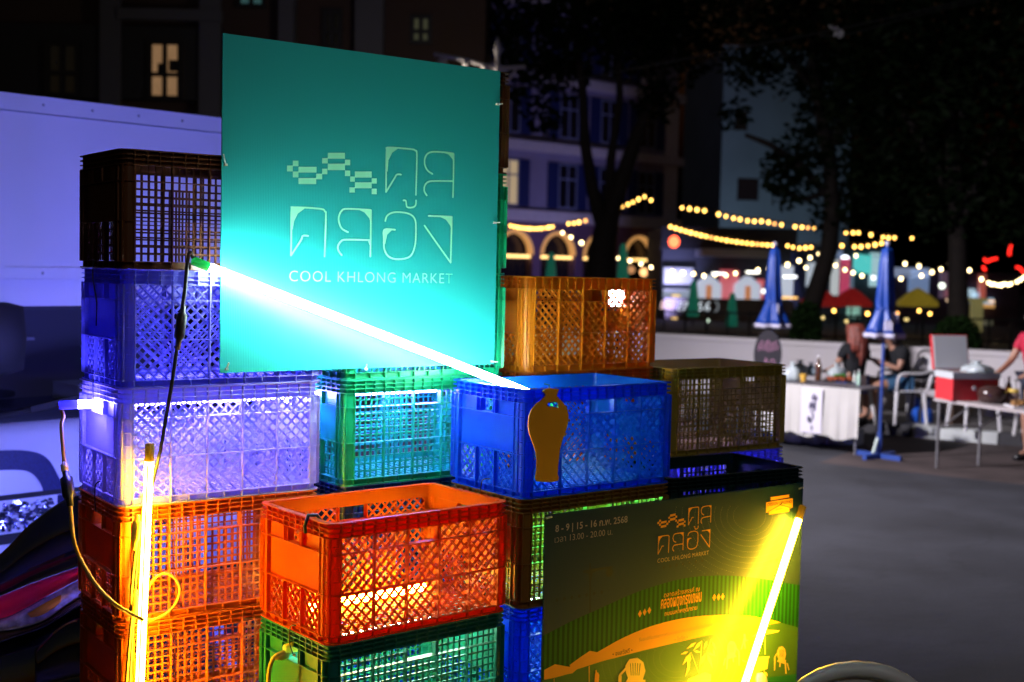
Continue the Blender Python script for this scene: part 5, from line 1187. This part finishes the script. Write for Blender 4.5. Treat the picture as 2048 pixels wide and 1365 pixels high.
# ------------------------------------------------------------------ buildings beyond the canal
by = math.radians(41)
ab = thing('arcade_building', 'lilac building with white cornices, blue shutters and arched ground floor', 'building', (-.15, 55, 0), by)
lil = mat('lilac stucco', (.27, .25, .40), .8, var=.12, scale=.7); trim = mat('white stucco trim', (.62, .58, .66), .7, var=.1); shut = mat('blue shutters', (.012, .022, .12), .5); dglass = mat('dark window glass', (.01, .012, .02), .1, spec=.9)
base_m = mat('plum stucco', (.16, .09, .18), .8, var=.15, scale=.8)
XL, XR = -9.5, 10.65
MB().box(XL, XR, 0, 8, 4.55, 14).build('upper_wall', lil, ab)
gw = MB(); ac = [-7.5, -4.9, -2.3, .25, 2.85, 5.5, 8.2]; rw, sp_ = 1.05, 2.6
edges = [XL] + sum([[c - rw, c + rw] for c in ac], []) + [XR]
for i in range(0, len(edges), 2): gw.box(edges[i], edges[i + 1], 0, .4, 0, 4.05)
for c in ac:
    pl = [(c + rw, 4.05), (c - rw, 4.05)] + [(c - rw * math.cos(R(a)), sp_ + rw * math.sin(R(a))) for a in range(0, 181, 15)]
    gw.prism(pl, lambda u, v, d: (u, d, v), .4)
gw.build('arcade_wall', base_m, ab)
MB().box(XL, XR, 3.5, 3.9, 0, 4.05).build('arcade_back_wall', mat('dim arcade interior', (.05, .04, .05), .8), ab)
MB().box(XL, XR + .25, -.30, 8, 4.05, 4.545).build('cornice', trim, ab)
for z in (7.15, 10.2, 13.4): MB().box(XL, XR + .25, -.35, -.001, z, z + .42).build('cornice', trim, ab)
MB().box(XR - .9, XR + .02, -.12, -.002, 4.55, 7.14).build('corner_pilaster', trim, ab)
MB().box(XR - .9, XR + .02, -.12, -.002, 7.58, 10.19).build('corner_pilaster', trim, ab)
warm = mat('warm lamp strip', (.8, .6, .3), .5, emit=(2.6, 1.6, .5), nee=False)
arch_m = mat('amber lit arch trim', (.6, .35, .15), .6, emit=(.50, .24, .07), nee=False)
for c in ac:
    a_ = MB()
    A_ = [(c - (rw + .02) * math.cos(R(a)), sp_ + (rw + .02) * math.sin(R(a))) for a in range(0, 181, 10)]; B_ = [(c - (rw - .12) * math.cos(R(a)), sp_ + (rw - .12) * math.sin(R(a))) for a in range(0, 181, 10)]
    for i in range(18): a_.prism([A_[i], A_[i + 1], B_[i + 1], B_[i]], lambda u, v, d: (u, d - .06, v), .3)
    a_.build('arch_trim', arch_m, ab)
    MB().box(c - rw, c + rw, .15, .22, 2.44, 2.56).build('light_strip', warm, ab)
    MB().box(c - rw + .02, c + rw - .02, .44, .47, 0, 3.62).build('shop_glass', mat('arcade glass', (.015, .014, .02), .1), ab)
for i, x in enumerate((-7.4, -4.9, -2.4, -.25, 3.3, 5.9, 8.5)):
    for k, z in enumerate((4.75, 7.9, 10.9)):
        w_ = MB(); lit = (i == 3 and k == 0)
        w_.box(x - .55, x + .55, -.04, -.003, z, z + 1.95)
        w_ = w_.build('window', mat('lit amber window', (.6, .5, .3), .5, emit=(.32, .24, .12), nee=False) if lit else dglass, ab)
        f = MB()
        for xx in (x - .55, x, x + .55): f.box(xx - .04, xx + .04, -.075, -.041, z, z + 1.95)
        for zz in (z, z + 1.3, z + 1.95): f.box(x - .59, x + .59, -.08, -.0415, zz - .035, zz + .035)
        f.build('frame', mat('grey blue frame', (.20, .24, .42), .5), w_)
        for s_ in (-1, 1): MB().box(x + s_ * .92 - .30, x + s_ * .92 + .30, -.07, -.004, z - .05, z + 2.0).build('shutter', shut, ab)
acu = MB().box(7.6, 8.7, -.7, -.36, 10.65, 11.2); acu.build('balcony_box', trim, ab)
hs = mat('brown hotel wall', (.055, .030, .022), .8, var=.15, scale=.8); hg = mat('grey hotel pilaster', (.10, .10, .12), .8)
hb_ = thing('hotel_building', 'dark brown building at the left with one lit amber window', 'building', (0, 26, 0))
def hx(px, y=26): return (px - 1027) / F_PX * y
def hz(py, px=350, y=26): return CAM_Z + (538 + (px - 1027) * .0224 - py) / F_PX * y
MB().box(hx(-700), hx(960), .2, 6, 0, 9.5).build('wall', hs, hb_)
MB().box(hx(-700), hx(440), -.1, .199, hz(205), hz(62)).build('recessed_band', mat('near black cladding', (.018, .018, .020), .7), hb_)
for a, b in ((-230, -190), (205, 245), (400, 442), (555, 585), (705, 760)): MB().box(hx(a), hx(b), -.2, -.101 if b < 443 else .199, 0, 9.4).build('pilaster', hg, hb_)
MB().box(hx(240), hx(445), -.25, -.102, hz(52), hz(30)).build('ledge', hg, hb_)
amb = mat('amber curtain glow', (.5, .4, .25), .6, emit=(.20, .11, .05), var=.5, scale=2.2, nee=False)
def hwin(x0, x1, y0, y1, m_, yy=-.10):
    w_ = MB().box(hx(x0), hx(x1), yy - .04, yy - .002, hz(y1), hz(y0)).build('window', m_, hb_)
    f = MB(); xm = hx((x0 + x1) / 2)
    for xx in (hx(x0), xm, hx(x1)): f.box(xx - .045, xx + .045, yy - .10, yy - .041, hz(y1), hz(y0))
    for t_ in (0, .42, 1): z = hz(y1) + (hz(y0) - hz(y1)) * t_; f.box(hx(x0) - .05, hx(x1) + .05, yy - .11, yy - .0415, z - .04, z + .04)
    f.build('frame', mat('near black frame', (.012, .012, .014), .5), w_)
    return w_
w_ = hwin(303, 362, 95, 202, amb)
MB().box(hx(318), hx(334), -.155, -.143, hz(160), hz(135)).build('curtain', mat('dark silhouette', (.02, .015, .012), .8), w_)
MB().box(hx(340), hx(358), -.155, -.143, hz(150), hz(128)).build('curtain', mat('dark silhouette', (.02, .015, .012), .8), w_)
hwin(470, 520, -30, 14, mat('dim teal window', (.1, .2, .2), .5, emit=(.02, .055, .055), nee=False), .2)
hwin(815, 850, 28, 78, mat('dim olive window', (.2, .2, .1), .5, emit=(.022, .025, .014), nee=False), .2)
hwin(640, 672, 20, 90, dglass, .2); hwin(100, 160, 100, 200, dglass, -.1); hwin(-120, -60, 95, 200, dglass, -.1)
gb_ = thing('grey_building', 'tall pale grey building behind the trees with small dark windows', 'building', (P(1540, 500, 80).x, 80, 0), R(8))
gm = mat('grey blue render', (.20, .25, .30), .8, var=.15, scale=.3)
MB().box(-3.4, 5.2, 0, 9, 0, 16).build('wall', gm, gb_)
for x, z, w, h in ((-1.6, 6.6, 1.4, 1.4), (2.7, 13.2, .8, 1.6), (1.2, 8.6, .9, 1.0), (-2.2, 11.0, .8, 1.2)):
    w_ = MB().box(x - w / 2, x + w / 2, -.03, -.003, z, z + h).build('window', dglass, gb_)
    MB().box(x - w / 2 - .1, x + w / 2 + .1, -.12, -.031, z - .12, z - .001).build('sill', gm, w_)
rf = MB().bar((-3.6, -.2, 16.05), (5.4, -.2, 16.05), .4, .1, (0, -1, 0)); rf.build('parapet', gm, gb_)

# shop row, one building after another at 50 m
SY = 50
def sx_(px): return (px - 1027) / F_PX * SY
def sz_(py, px=1500): return CAM_Z + (538 + (px - 1027) * .0224 - py) / F_PX * SY
def fb(px0, px1, py0, py1, y0, y1):
    pm_ = (px0 + px1) / 2
    return MB().box(sx_(px0), sx_(px1), y0, y1, sz_(py1, pm_), sz_(py0, pm_))
def em(name, c, s=1.0): return mat(name, (.5, .5, .5), .5, emit=[x * s for x in c], nee=False)  # self-glow, for lamps and in place of light on shop fronts and banners
sh1 = thing('shop_building', 'white fronted shop with fluorescent lamps and two little gabled facades', 'building', (0, SY, 0))
fb(1335, 1602, 455, 720, 2.0, 8).build('wall', mat('dark shop wall', (.05, .06, .08), .8), sh1)
fb(1325, 1600, 455, 500, .8, 1.99).build('roof_edge', mat('dark roof', (.03, .035, .045), .7), sh1)
fb(1402, 1548, 499, 514, -.1, 1.9).build('awning', mat('pale awning', (.30, .31, .34), .6), sh1)
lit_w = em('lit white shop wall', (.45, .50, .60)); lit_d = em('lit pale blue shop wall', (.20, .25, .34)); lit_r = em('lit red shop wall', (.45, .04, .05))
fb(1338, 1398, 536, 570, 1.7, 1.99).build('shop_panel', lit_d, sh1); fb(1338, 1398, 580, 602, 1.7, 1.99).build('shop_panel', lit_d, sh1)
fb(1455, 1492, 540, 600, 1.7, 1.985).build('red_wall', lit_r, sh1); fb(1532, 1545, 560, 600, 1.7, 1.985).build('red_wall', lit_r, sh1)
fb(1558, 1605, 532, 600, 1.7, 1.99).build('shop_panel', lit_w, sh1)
for px in (1428, 1508):
    g_ = MB(); c = sx_(px); w = .52
    g_.prism([(c - w, sz_(600)), (c + w, sz_(600)), (c + w, sz_(571)), (c + .1, sz_(553)), (c - .1, sz_(553)), (c - w, sz_(571))], lambda u, v, d: (u, 1.3 + d, v), .3)
    fa_ = g_.build('gabled_facade', em('lit gable', (.42, .47, .58)), sh1)
    MB().box(c - .12, c + .12, 1.26, 1.299, sz_(600), sz_(573)).build('door', em('lit orange door', (.42, .15, .05)), fa_)
fb(1335, 1600, 600, 720, .9, 1.69).build('lower_wall', mat('dusky lower wall', (.10, .085, .09), .8), sh1)
def lamp(name, label, px, py, w, h, c, y=49.5, kind='bar', cat='lamp', group='lamps of the shops across the canal'):
    t_ = thing(name, label, cat, P(px, py, y), 0, group); k = y / F_PX
    m_ = em('glow %.2f %.2f %.2f' % c, c)
    if kind == 'bar': MB().box(-w * k / 2, w * k / 2, 0, .06, -h * k / 2, h * k / 2).build('tube', m_, t_); MB().box(-w * k / 2 - .03, w * k / 2 + .03, .061, .10, -h * k / 2, h * k / 2 + .02).build('housing', mat('lamp housing', (.2, .2, .2), .5), t_)
    else: MB().ball((0, 0, 0), w * k / 2, 12, 8).build('globe', m_, t_, True); MB().tube([(0, 0, w * k / 2), (0, 0, w * k / 2 + .12)], .02, 6).build('holder', BLACK_PL, t_)
    return t_
lamp('fluorescent_lamp', 'white fluorescent lamp over the left gabled facade', 1437, 547, 26, 4, (3.6, 3.7, 3.6)); lamp('fluorescent_lamp', 'white fluorescent lamp over the right gabled facade', 1506, 545, 26, 4, (3.6, 3.5, 3.0)); lamp('fluorescent_lamp', 'white fluorescent lamp right of the far blue umbrella', 1580, 554, 26, 4, (3.6, 3.7, 3.9))
lamp('fluorescent_lamp', 'warm yellow lamp strip right of the far blue umbrella', 1578, 596, 34, 3, (2.4, 1.3, .3))
lamp('fluorescent_lamp', 'warm lamp strip above the white script', 1352, 592, 16, 3, (1.8, 1.2, .4))
lamp('globe_lamp', 'white globe lamp left of the far blue umbrella waist', 1527, 583, 9, 9, (2.2, 2.3, 2.2), kind='g')
lamp('globe_lamp', 'greenish white lamp low above the canal wall', 1415, 642, 7, 5, (1.3, 1.7, 1.3), kind='g'); lamp('globe_lamp', 'dim warm lamp low at the left above the canal wall', 1345, 655, 11, 6, (.9, .55, .18), kind='g'); lamp('globe_lamp', 'dim amber lamp beside the low warm lamp', 1377, 651, 6, 6, (.8, .5, .1), kind='g'); lamp('fluorescent_lamp', 'short amber strip below the white script', 1349, 637, 12, 3, (1.3, .8, .28))
lamp('globe_lamp', 'large white dome lamp above the red canopies', 1690, 521, 19, 15, (3.6, 3.8, 4.2), kind='g'); lamp('globe_lamp', 'white lamp left of the near blue umbrella', 1747, 556, 9, 9, (2.6, 2.7, 2.9), kind='g')
lamp('globe_lamp', 'white globe lamp on the yellow pillar', 1884, 572, 12, 10, (2.6, 2.8, 2.4), kind='g')
for i, (px, py, r, lb) in enumerate(((1645, 636, 7, 'warm lamp under the left red canopy'), (1693, 643, 6, 'warm yellow lamp under the middle red canopy'), (1701, 671, 7, 'warm lamp low by the red haired woman'), (1813, 638, 8, 'warm lamp under the yellow canopy'))): lamp('globe_lamp', lb, px, py, r, r, (2.0, 1.5, .55), kind='g', y=40)
lamp('fluorescent_lamp', 'amber strip right of the thick trunk', 1943, 602, 28, 3, (1.6, .85, .35)); lamp('fluorescent_lamp', 'short amber strip left of the orange counter', 1983, 603, 13, 3, (1.6, .95, .5)); lamp('globe_lamp', 'small pinkish lamp left of the thick trunk', 1895, 601, 6, 6, (1.2, .8, .5), kind='g')
lamp('globe_lamp', 'warm glowing lamp inside the right arch of the lilac building', 1288, 545, 17, 15, (2.2, 1.1, .42), y=58, kind='g'); lamp('globe_lamp', 'orange lamp left of the bright lamp in the right arch', 1262, 540, 16, 13, (.55, .25, .10), y=58, kind='g')
lt = thing('paper_lantern', 'glowing red round lantern at the corner of the lilac building', 'lantern', P(1348, 484, 48)); MB().ball((0, 0, 0), .20, 16, 10, 1.15).build('lantern_body', mat('red lantern glow', (.5, .1, .05), .5, emit=(5.2, .60, .22)), lt, True)
MB().tube([(0, 0, .22), (0, 0, .45)], .02, 6).build('cord', BLACK_PL, lt); MB().tube([(0, 0, -.22), (0, 0, -.26)], .07, 8).build('lower_ring', BLACK_PL, lt)
# script sign
ns = thing('neon_sign', 'white looping script sign on the dark shop wall', 'sign', P(1390, 614, 47)); k = 47 / F_PX; sc_m = em('white neon', (.85, .95, 1.05)); sp_m = em('pink white neon', (1.3, .85, .85))
def script(cx, pts, m_): MB().tube(catmull([((x + cx - 1390) * k, 0, -y * k) for x, y in pts], 5), .022, 6).build('neon_letter', m_, ns, True)
script(1330, [(-8, 6), (-6, -8), (-2, -8), (-3, 6), (2, 4), (3, -6), (7, -6), (6, 6)], sp_m); script(1341, [(-5, 5), (-3, -4), (1, -4), (0, 5), (4, 3), (5, -4)], sp_m)
for cx in (1359, 1370): script(cx, [(-2, -8), (3, -9), (4, -4), (-1, 0), (-2, 7), (3, 9)], sc_m)
script(1385, [(4, -9), (-2, -6), (-3, 2), (1, 7), (6, 2)], sc_m); script(1400, [(5, -9), (-1, -7), (0, -1), (4, 1), (-2, 8), (-5, 4)], sc_m); script(1415, [(4, -10), (-2, -4), (-4, 6), (1, 7), (3, 1), (-1, 0)], sc_m); script(1428, [(2, -12), (8, -6), (7, 5), (1, 9)], mat('dim neon', (.3, .3, .3), .5, emit=(.22, .25, .28)))
# second shop: bright stall with banners
sh2 = thing('shop_building', 'brightly lit shop with teal panels and banners behind the red canopies', 'building', (0, SY, 0))
fb(1640, 1800, 490, 720, 2.5, 7).build('wall', mat('blue grey shop wall', (.06, .08, .11), .8), sh2)
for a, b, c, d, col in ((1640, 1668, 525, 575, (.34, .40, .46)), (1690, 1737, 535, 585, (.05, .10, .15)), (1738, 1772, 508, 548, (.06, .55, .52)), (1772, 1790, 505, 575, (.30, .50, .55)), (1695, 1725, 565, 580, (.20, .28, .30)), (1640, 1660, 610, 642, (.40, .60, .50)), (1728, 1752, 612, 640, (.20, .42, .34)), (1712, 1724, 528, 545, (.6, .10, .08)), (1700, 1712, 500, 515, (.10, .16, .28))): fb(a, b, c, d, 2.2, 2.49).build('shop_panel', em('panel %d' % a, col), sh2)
for a, b, c, d, col, lb in ((1666, 1685, 518, 592, (.40, .03, .10), 'tall magenta banner beside the leaning tree'), (1648, 1664, 520, 590, (.40, .44, .46), 'tall pale banner left of the magenta one')):
    t_ = thing('banner', lb, 'banner', (0, SY - 1, 0)); fb(a, b, c, d, 0, .03).build('cloth', em('banner %d' % a, col), t_); fb(a - 1, a, c, 720, .031, .08).build('pole', BLACK_PL, t_)
sh3 = thing('shop_building', 'purple shop front right of the thick trunk', 'building', (0, SY, 0))
fb(1800, 2100, 545, 720, 3, 8).build('wall', mat('dark purple wall', (.07, .045, .08), .8), sh3)
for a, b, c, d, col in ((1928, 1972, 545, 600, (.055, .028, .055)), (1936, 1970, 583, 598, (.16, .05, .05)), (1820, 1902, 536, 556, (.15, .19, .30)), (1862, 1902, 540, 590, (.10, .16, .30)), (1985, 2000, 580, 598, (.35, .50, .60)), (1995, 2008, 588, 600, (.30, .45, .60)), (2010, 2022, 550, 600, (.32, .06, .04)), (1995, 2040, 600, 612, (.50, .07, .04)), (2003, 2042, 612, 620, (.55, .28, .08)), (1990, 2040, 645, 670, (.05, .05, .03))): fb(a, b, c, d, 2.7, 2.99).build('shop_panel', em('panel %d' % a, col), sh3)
pl_ = thing('gate_pillar', 'yellowish gate pillar with a round capital', 'pillar', (sx_(1880), SY - 4, 0)); MB().box(-.18, .18, -.18, .18, 0, sz_(590)).build('shaft', mat('glowing yellow pillar', (.5, .45, .18), .7, emit=(.11, .10, .04), nee=False), pl_); MB().box(-.3, .3, -.3, .3, sz_(590), sz_(583)).build('capital', mat('glowing yellow pillar', (.5, .45, .18)), pl_)  # shaft and capital glow faintly: light on them put into the material
for px, col, lb, w in ((1640, (.30, .012, .012), 'red canopy left, behind the leaning tree', 58), (1703, (.30, .012, .012), 'red canopy right of the other one', 56), (1835, (.30, .22, .02), 'yellow canopy right of the near blue umbrella', 56)):
    t_ = thing('market_canopy', lb, 'canopy', (P(px, 600, 42).x, 42, 0), .3, 'market canopies across the canal'); k = 42 / F_PX; z = P(px, 606, 42).z; zt_ = P(px, 576, 42).z
    cm_ = mat('canopy cloth %.2f' % col[1], col, .6, emit=[c * .35 for c in col], nee=False); r = w * k * .72  # canopy cloth glows a little in place of light falling on it
    MB().lathe([(r, z), (r * .98, z + .04), (r * .45, z + (zt_ - z) * .7), (.04, zt_)], 8).build('canopy', cm_, t_)
    MB().lathe([(r * 1.002, z - .12), (r * 1.004, z - .001)], 8).build('valance', cm_, t_); MB().tube([(0, 0, 0), (0, 0, zt_)], .03, 6).build('pole', BLACK_PL, t_)
for px, py, lb in ((1103, 505, 'closed green umbrella before the second arch'), (1247, 487, 'closed green umbrella before the right arch'), (1390, 560, 'closed green umbrella left of the gabled facades'), (1468, 585, 'closed green umbrella between the gabled facades')):
    t_ = thing('closed_umbrella', lb, 'umbrella', (P(px, 500, 46).x, 46, 0), 0, 'green umbrellas across the canal'); z = P(px, py, 46).z; gu = mat('green umbrella cloth', (.01, .22, .13), .6, emit=(.004, .06, .04), nee=False)  # umbrella cloth has a faint glow standing in for light on it
    MB().lathe([(.02, z), (.10, z - .1), (.17, z - .8), (.20, z - 1.3), (.17, z - 1.35)], 12, fold=lambda a, zz: 1 + .12 * math.cos(6 * a)).build('canopy', gu, t_, True); MB().tube([(0, 0, 0), (0, 0, z - .6)], .03, 6).build('pole', BLACK_PL, t_)
rn = em('red neon', (3.0, .05, .03))
for px, py, pts, lb in ((2020, 497, [(0, -10), (1, -4), (-1, 8), (0, 14)], 'vertical red neon stroke at the right edge'), (1982, 522, [(-14, -4), (-8, 2), (0, -2), (12, -5)], 'horizontal red neon stroke left of the vertical one'), (1969, 536, [(-3, -3), (0, 3), (3, 4)], 'short red neon dot below the horizontal stroke'), (2042, 540, [(-10, -5), (-2, -3), (4, 4), (10, 6)], 'slanted red neon stroke at the right frame edge')):
    t_ = thing('neon_sign', lb, 'neon sign', P(px, py, 46), 0, 'red neon strokes'); k = 46 / F_PX; MB().tube(catmull([(x * k, 0, -y * k) for x, y in pts], 4), .045, 6).build('neon_tube', rn, t_, True); MB().tube([(0, .06, 0), (0, .3, .05)], .02, 6).build('bracket', BLACK_PL, t_)

# ------------------------------------------------------------------ strings of bulbs
BULB = MB().ball((0, 0, 0), .050, 8, 6, 1.15).mesh('bulb', True); SOCK = MB().tube([(0, 0, .05), (0, 0, .10)], .022, 6).mesh('socket')
bm_ = mat('amber bulb', (.8, .6, .3), .4, emit=(8, 4.2, .85), nee=False); bd_ = mat('dim amber bulb', (.6, .4, .2), .4, emit=(4.5, 2.0, .5), nee=False); bw_ = mat('warm white bulb', (.8, .7, .5), .4, emit=(10, 7.5, 3.6), nee=False)
def bulbs(label, pts, y, m_=bm_, y1=None):
    y1 = y1 or y; n = len(pts); W = [P(px, py, y + (y1 - y) * i / max(1, n - 1)) for i, (px, py) in enumerate(pts)]
    t_ = thing('string_light', label, 'string lights', W[0], 0, 'strings of bulbs over the street')
    o0 = W[0]; up = Vector((0, 0, .1)); seg = [W[0] - o0 + up]
    for a, b in zip(W, W[1:]): seg += [(a + b) / 2 - o0 + up - Vector((0, 0, .02)), b - o0 + up]
    MB().tube(seg, .012, 5).build('cord', BLACK_PL, t_)
    rd_ = random.Random(int(pts[0][0]))
    for w in W:
        o = link('bulb', BULB, bd_ if m_ is bm_ and rd_.random() < .15 else m_, t_); o.location = w - o0; s_ = rd_.uniform(.70, .95) * (w.y / 34); o.scale = (s_, s_, s_)
        o = link('socket', SOCK, BLACK_PL, t_); o.location = w - o0; o.scale = (s_, s_, s_)
def ln(x0, y0, x1, y1, n, sag=0): return [(x0 + (x1 - x0) * i / (n - 1), y0 + (y1 - y0) * i / (n - 1) + sag * 4 * (i / (n - 1)) * (1 - i / (n - 1))) for i in range(n)]
bulbs('long string of amber bulbs from the red lantern to the far blue umbrella', ln(1341, 454, 1545, 491, 21, 7), 36)
bulbs('string of amber bulbs between the two blue umbrellas', [(1575, 492), (1586, 495), (1599, 497), (1611, 496), (1622, 495), (1645, 493), (1672, 493), (1684, 492), (1709, 494), (1722, 494), (1736, 492), (1750, 490), (1763, 487)], 33)
bulbs('upper string of amber bulbs left of the leaning tree', [(1364, 416), (1379, 418), (1394, 420), (1409, 422), (1437, 429), (1452, 433), (1467, 437), (1480, 439), (1495, 442), (1509, 443), (1523, 443), (1537, 445), (1549, 448), (1563, 450), (1590, 454), (1604, 455), (1616, 456), (1628, 456)], 36)
bulbs('upper string of amber bulbs right of the leaning tree', [(1692, 465), (1706, 466), (1717, 466), (1742, 470), (1766, 475), (1777, 476), (1789, 476), (1824, 477)], 33)
bulbs('sagging string of amber bulbs over the left arch', ln(1021, 452, 1105, 454, 12, 5), 42)
bulbs('short string of amber bulbs left of the forked trunk', [(1137, 448), (1148, 447), (1158, 445), (1171, 442)], 42)
bulbs('rising string of amber bulbs before the lilac building', [(1218, 427), (1229, 423), (1244, 414), (1256, 409), (1266, 405), (1277, 399), (1289, 394), (1302, 401)], 42)
bulbs('string of white bulbs over the gabled facades', [(1345, 543), (1366, 546), (1387, 548), (1408, 552), (1430, 550), (1452, 551), (1471, 547), (1516, 540), (1537, 538)], 44, bw_)
bulbs('string of warm bulbs rising behind the leaning tree', [(1598, 522), (1620, 516), (1638, 509)], 38, bw_)
bulbs('curtain of warm bulbs running down beside the leaning tree', [(1647, 545), (1645, 553), (1644, 561), (1641, 568), (1638, 575)], 38, bw_)
bulbs('string of warm bulbs left of the near blue umbrella', [(1671, 531), (1690, 540), (1706, 546), (1724, 552)], 40, bw_)
bulbs('string of warm bulbs from the near blue umbrella to the thick trunk', [(1802, 558), (1843, 552), (1864, 545), (1882, 539), (1900, 530)], 40, bw_)
bulbs('string of white bulbs right of the thick trunk', [(1939, 541), (1963, 559), (1977, 566), (1983, 569), (1989, 569), (1996, 571), (2003, 571), (2009, 568), (2016, 570), (2022, 568), (2034, 564), (2041, 560), (2048, 555)], 40, bw_)
bulbs('pair of warm bulbs hanging before the forked trunk', [(1125, 466), (1142, 475), (1163, 486)], 42, bw_)
bulbs('low string of amber bulbs under the red and yellow canopies', [(1598, 620), (1622, 627), (1668, 622), (1735, 628), (1768, 634), (1795, 627), (1838, 622), (1860, 628)], 43, bm_)
bulbs('string of warm bulbs along the far shop eaves', [(1575, 530), (1612, 536), (1655, 512), (1712, 512), (1765, 520), (1810, 528), (1838, 533)], 47, bw_)
bulbs('row of warm bulbs inside the right arch', [(1237, 517), (1260, 522), (1282, 528), (1302, 535)], 50, bw_)
# unseen spots added to light the lilac facade and the grey building
spot('added_facade_spot', (6.5, 50, .4), (1.5, 58, 8), 900, (.50, .46, 1.0), 120, .8, .3)
spot('added_facade_spot', (12, 55, .4), (6.5, 61, 7), 1700, (.50, .46, 1.0), 120, .8, .3)
spot('added_grey_spot', (15, 70, .4), (17.5, 80, 9), 1100, (.6, .8, 1.0), 110, .8, .3)
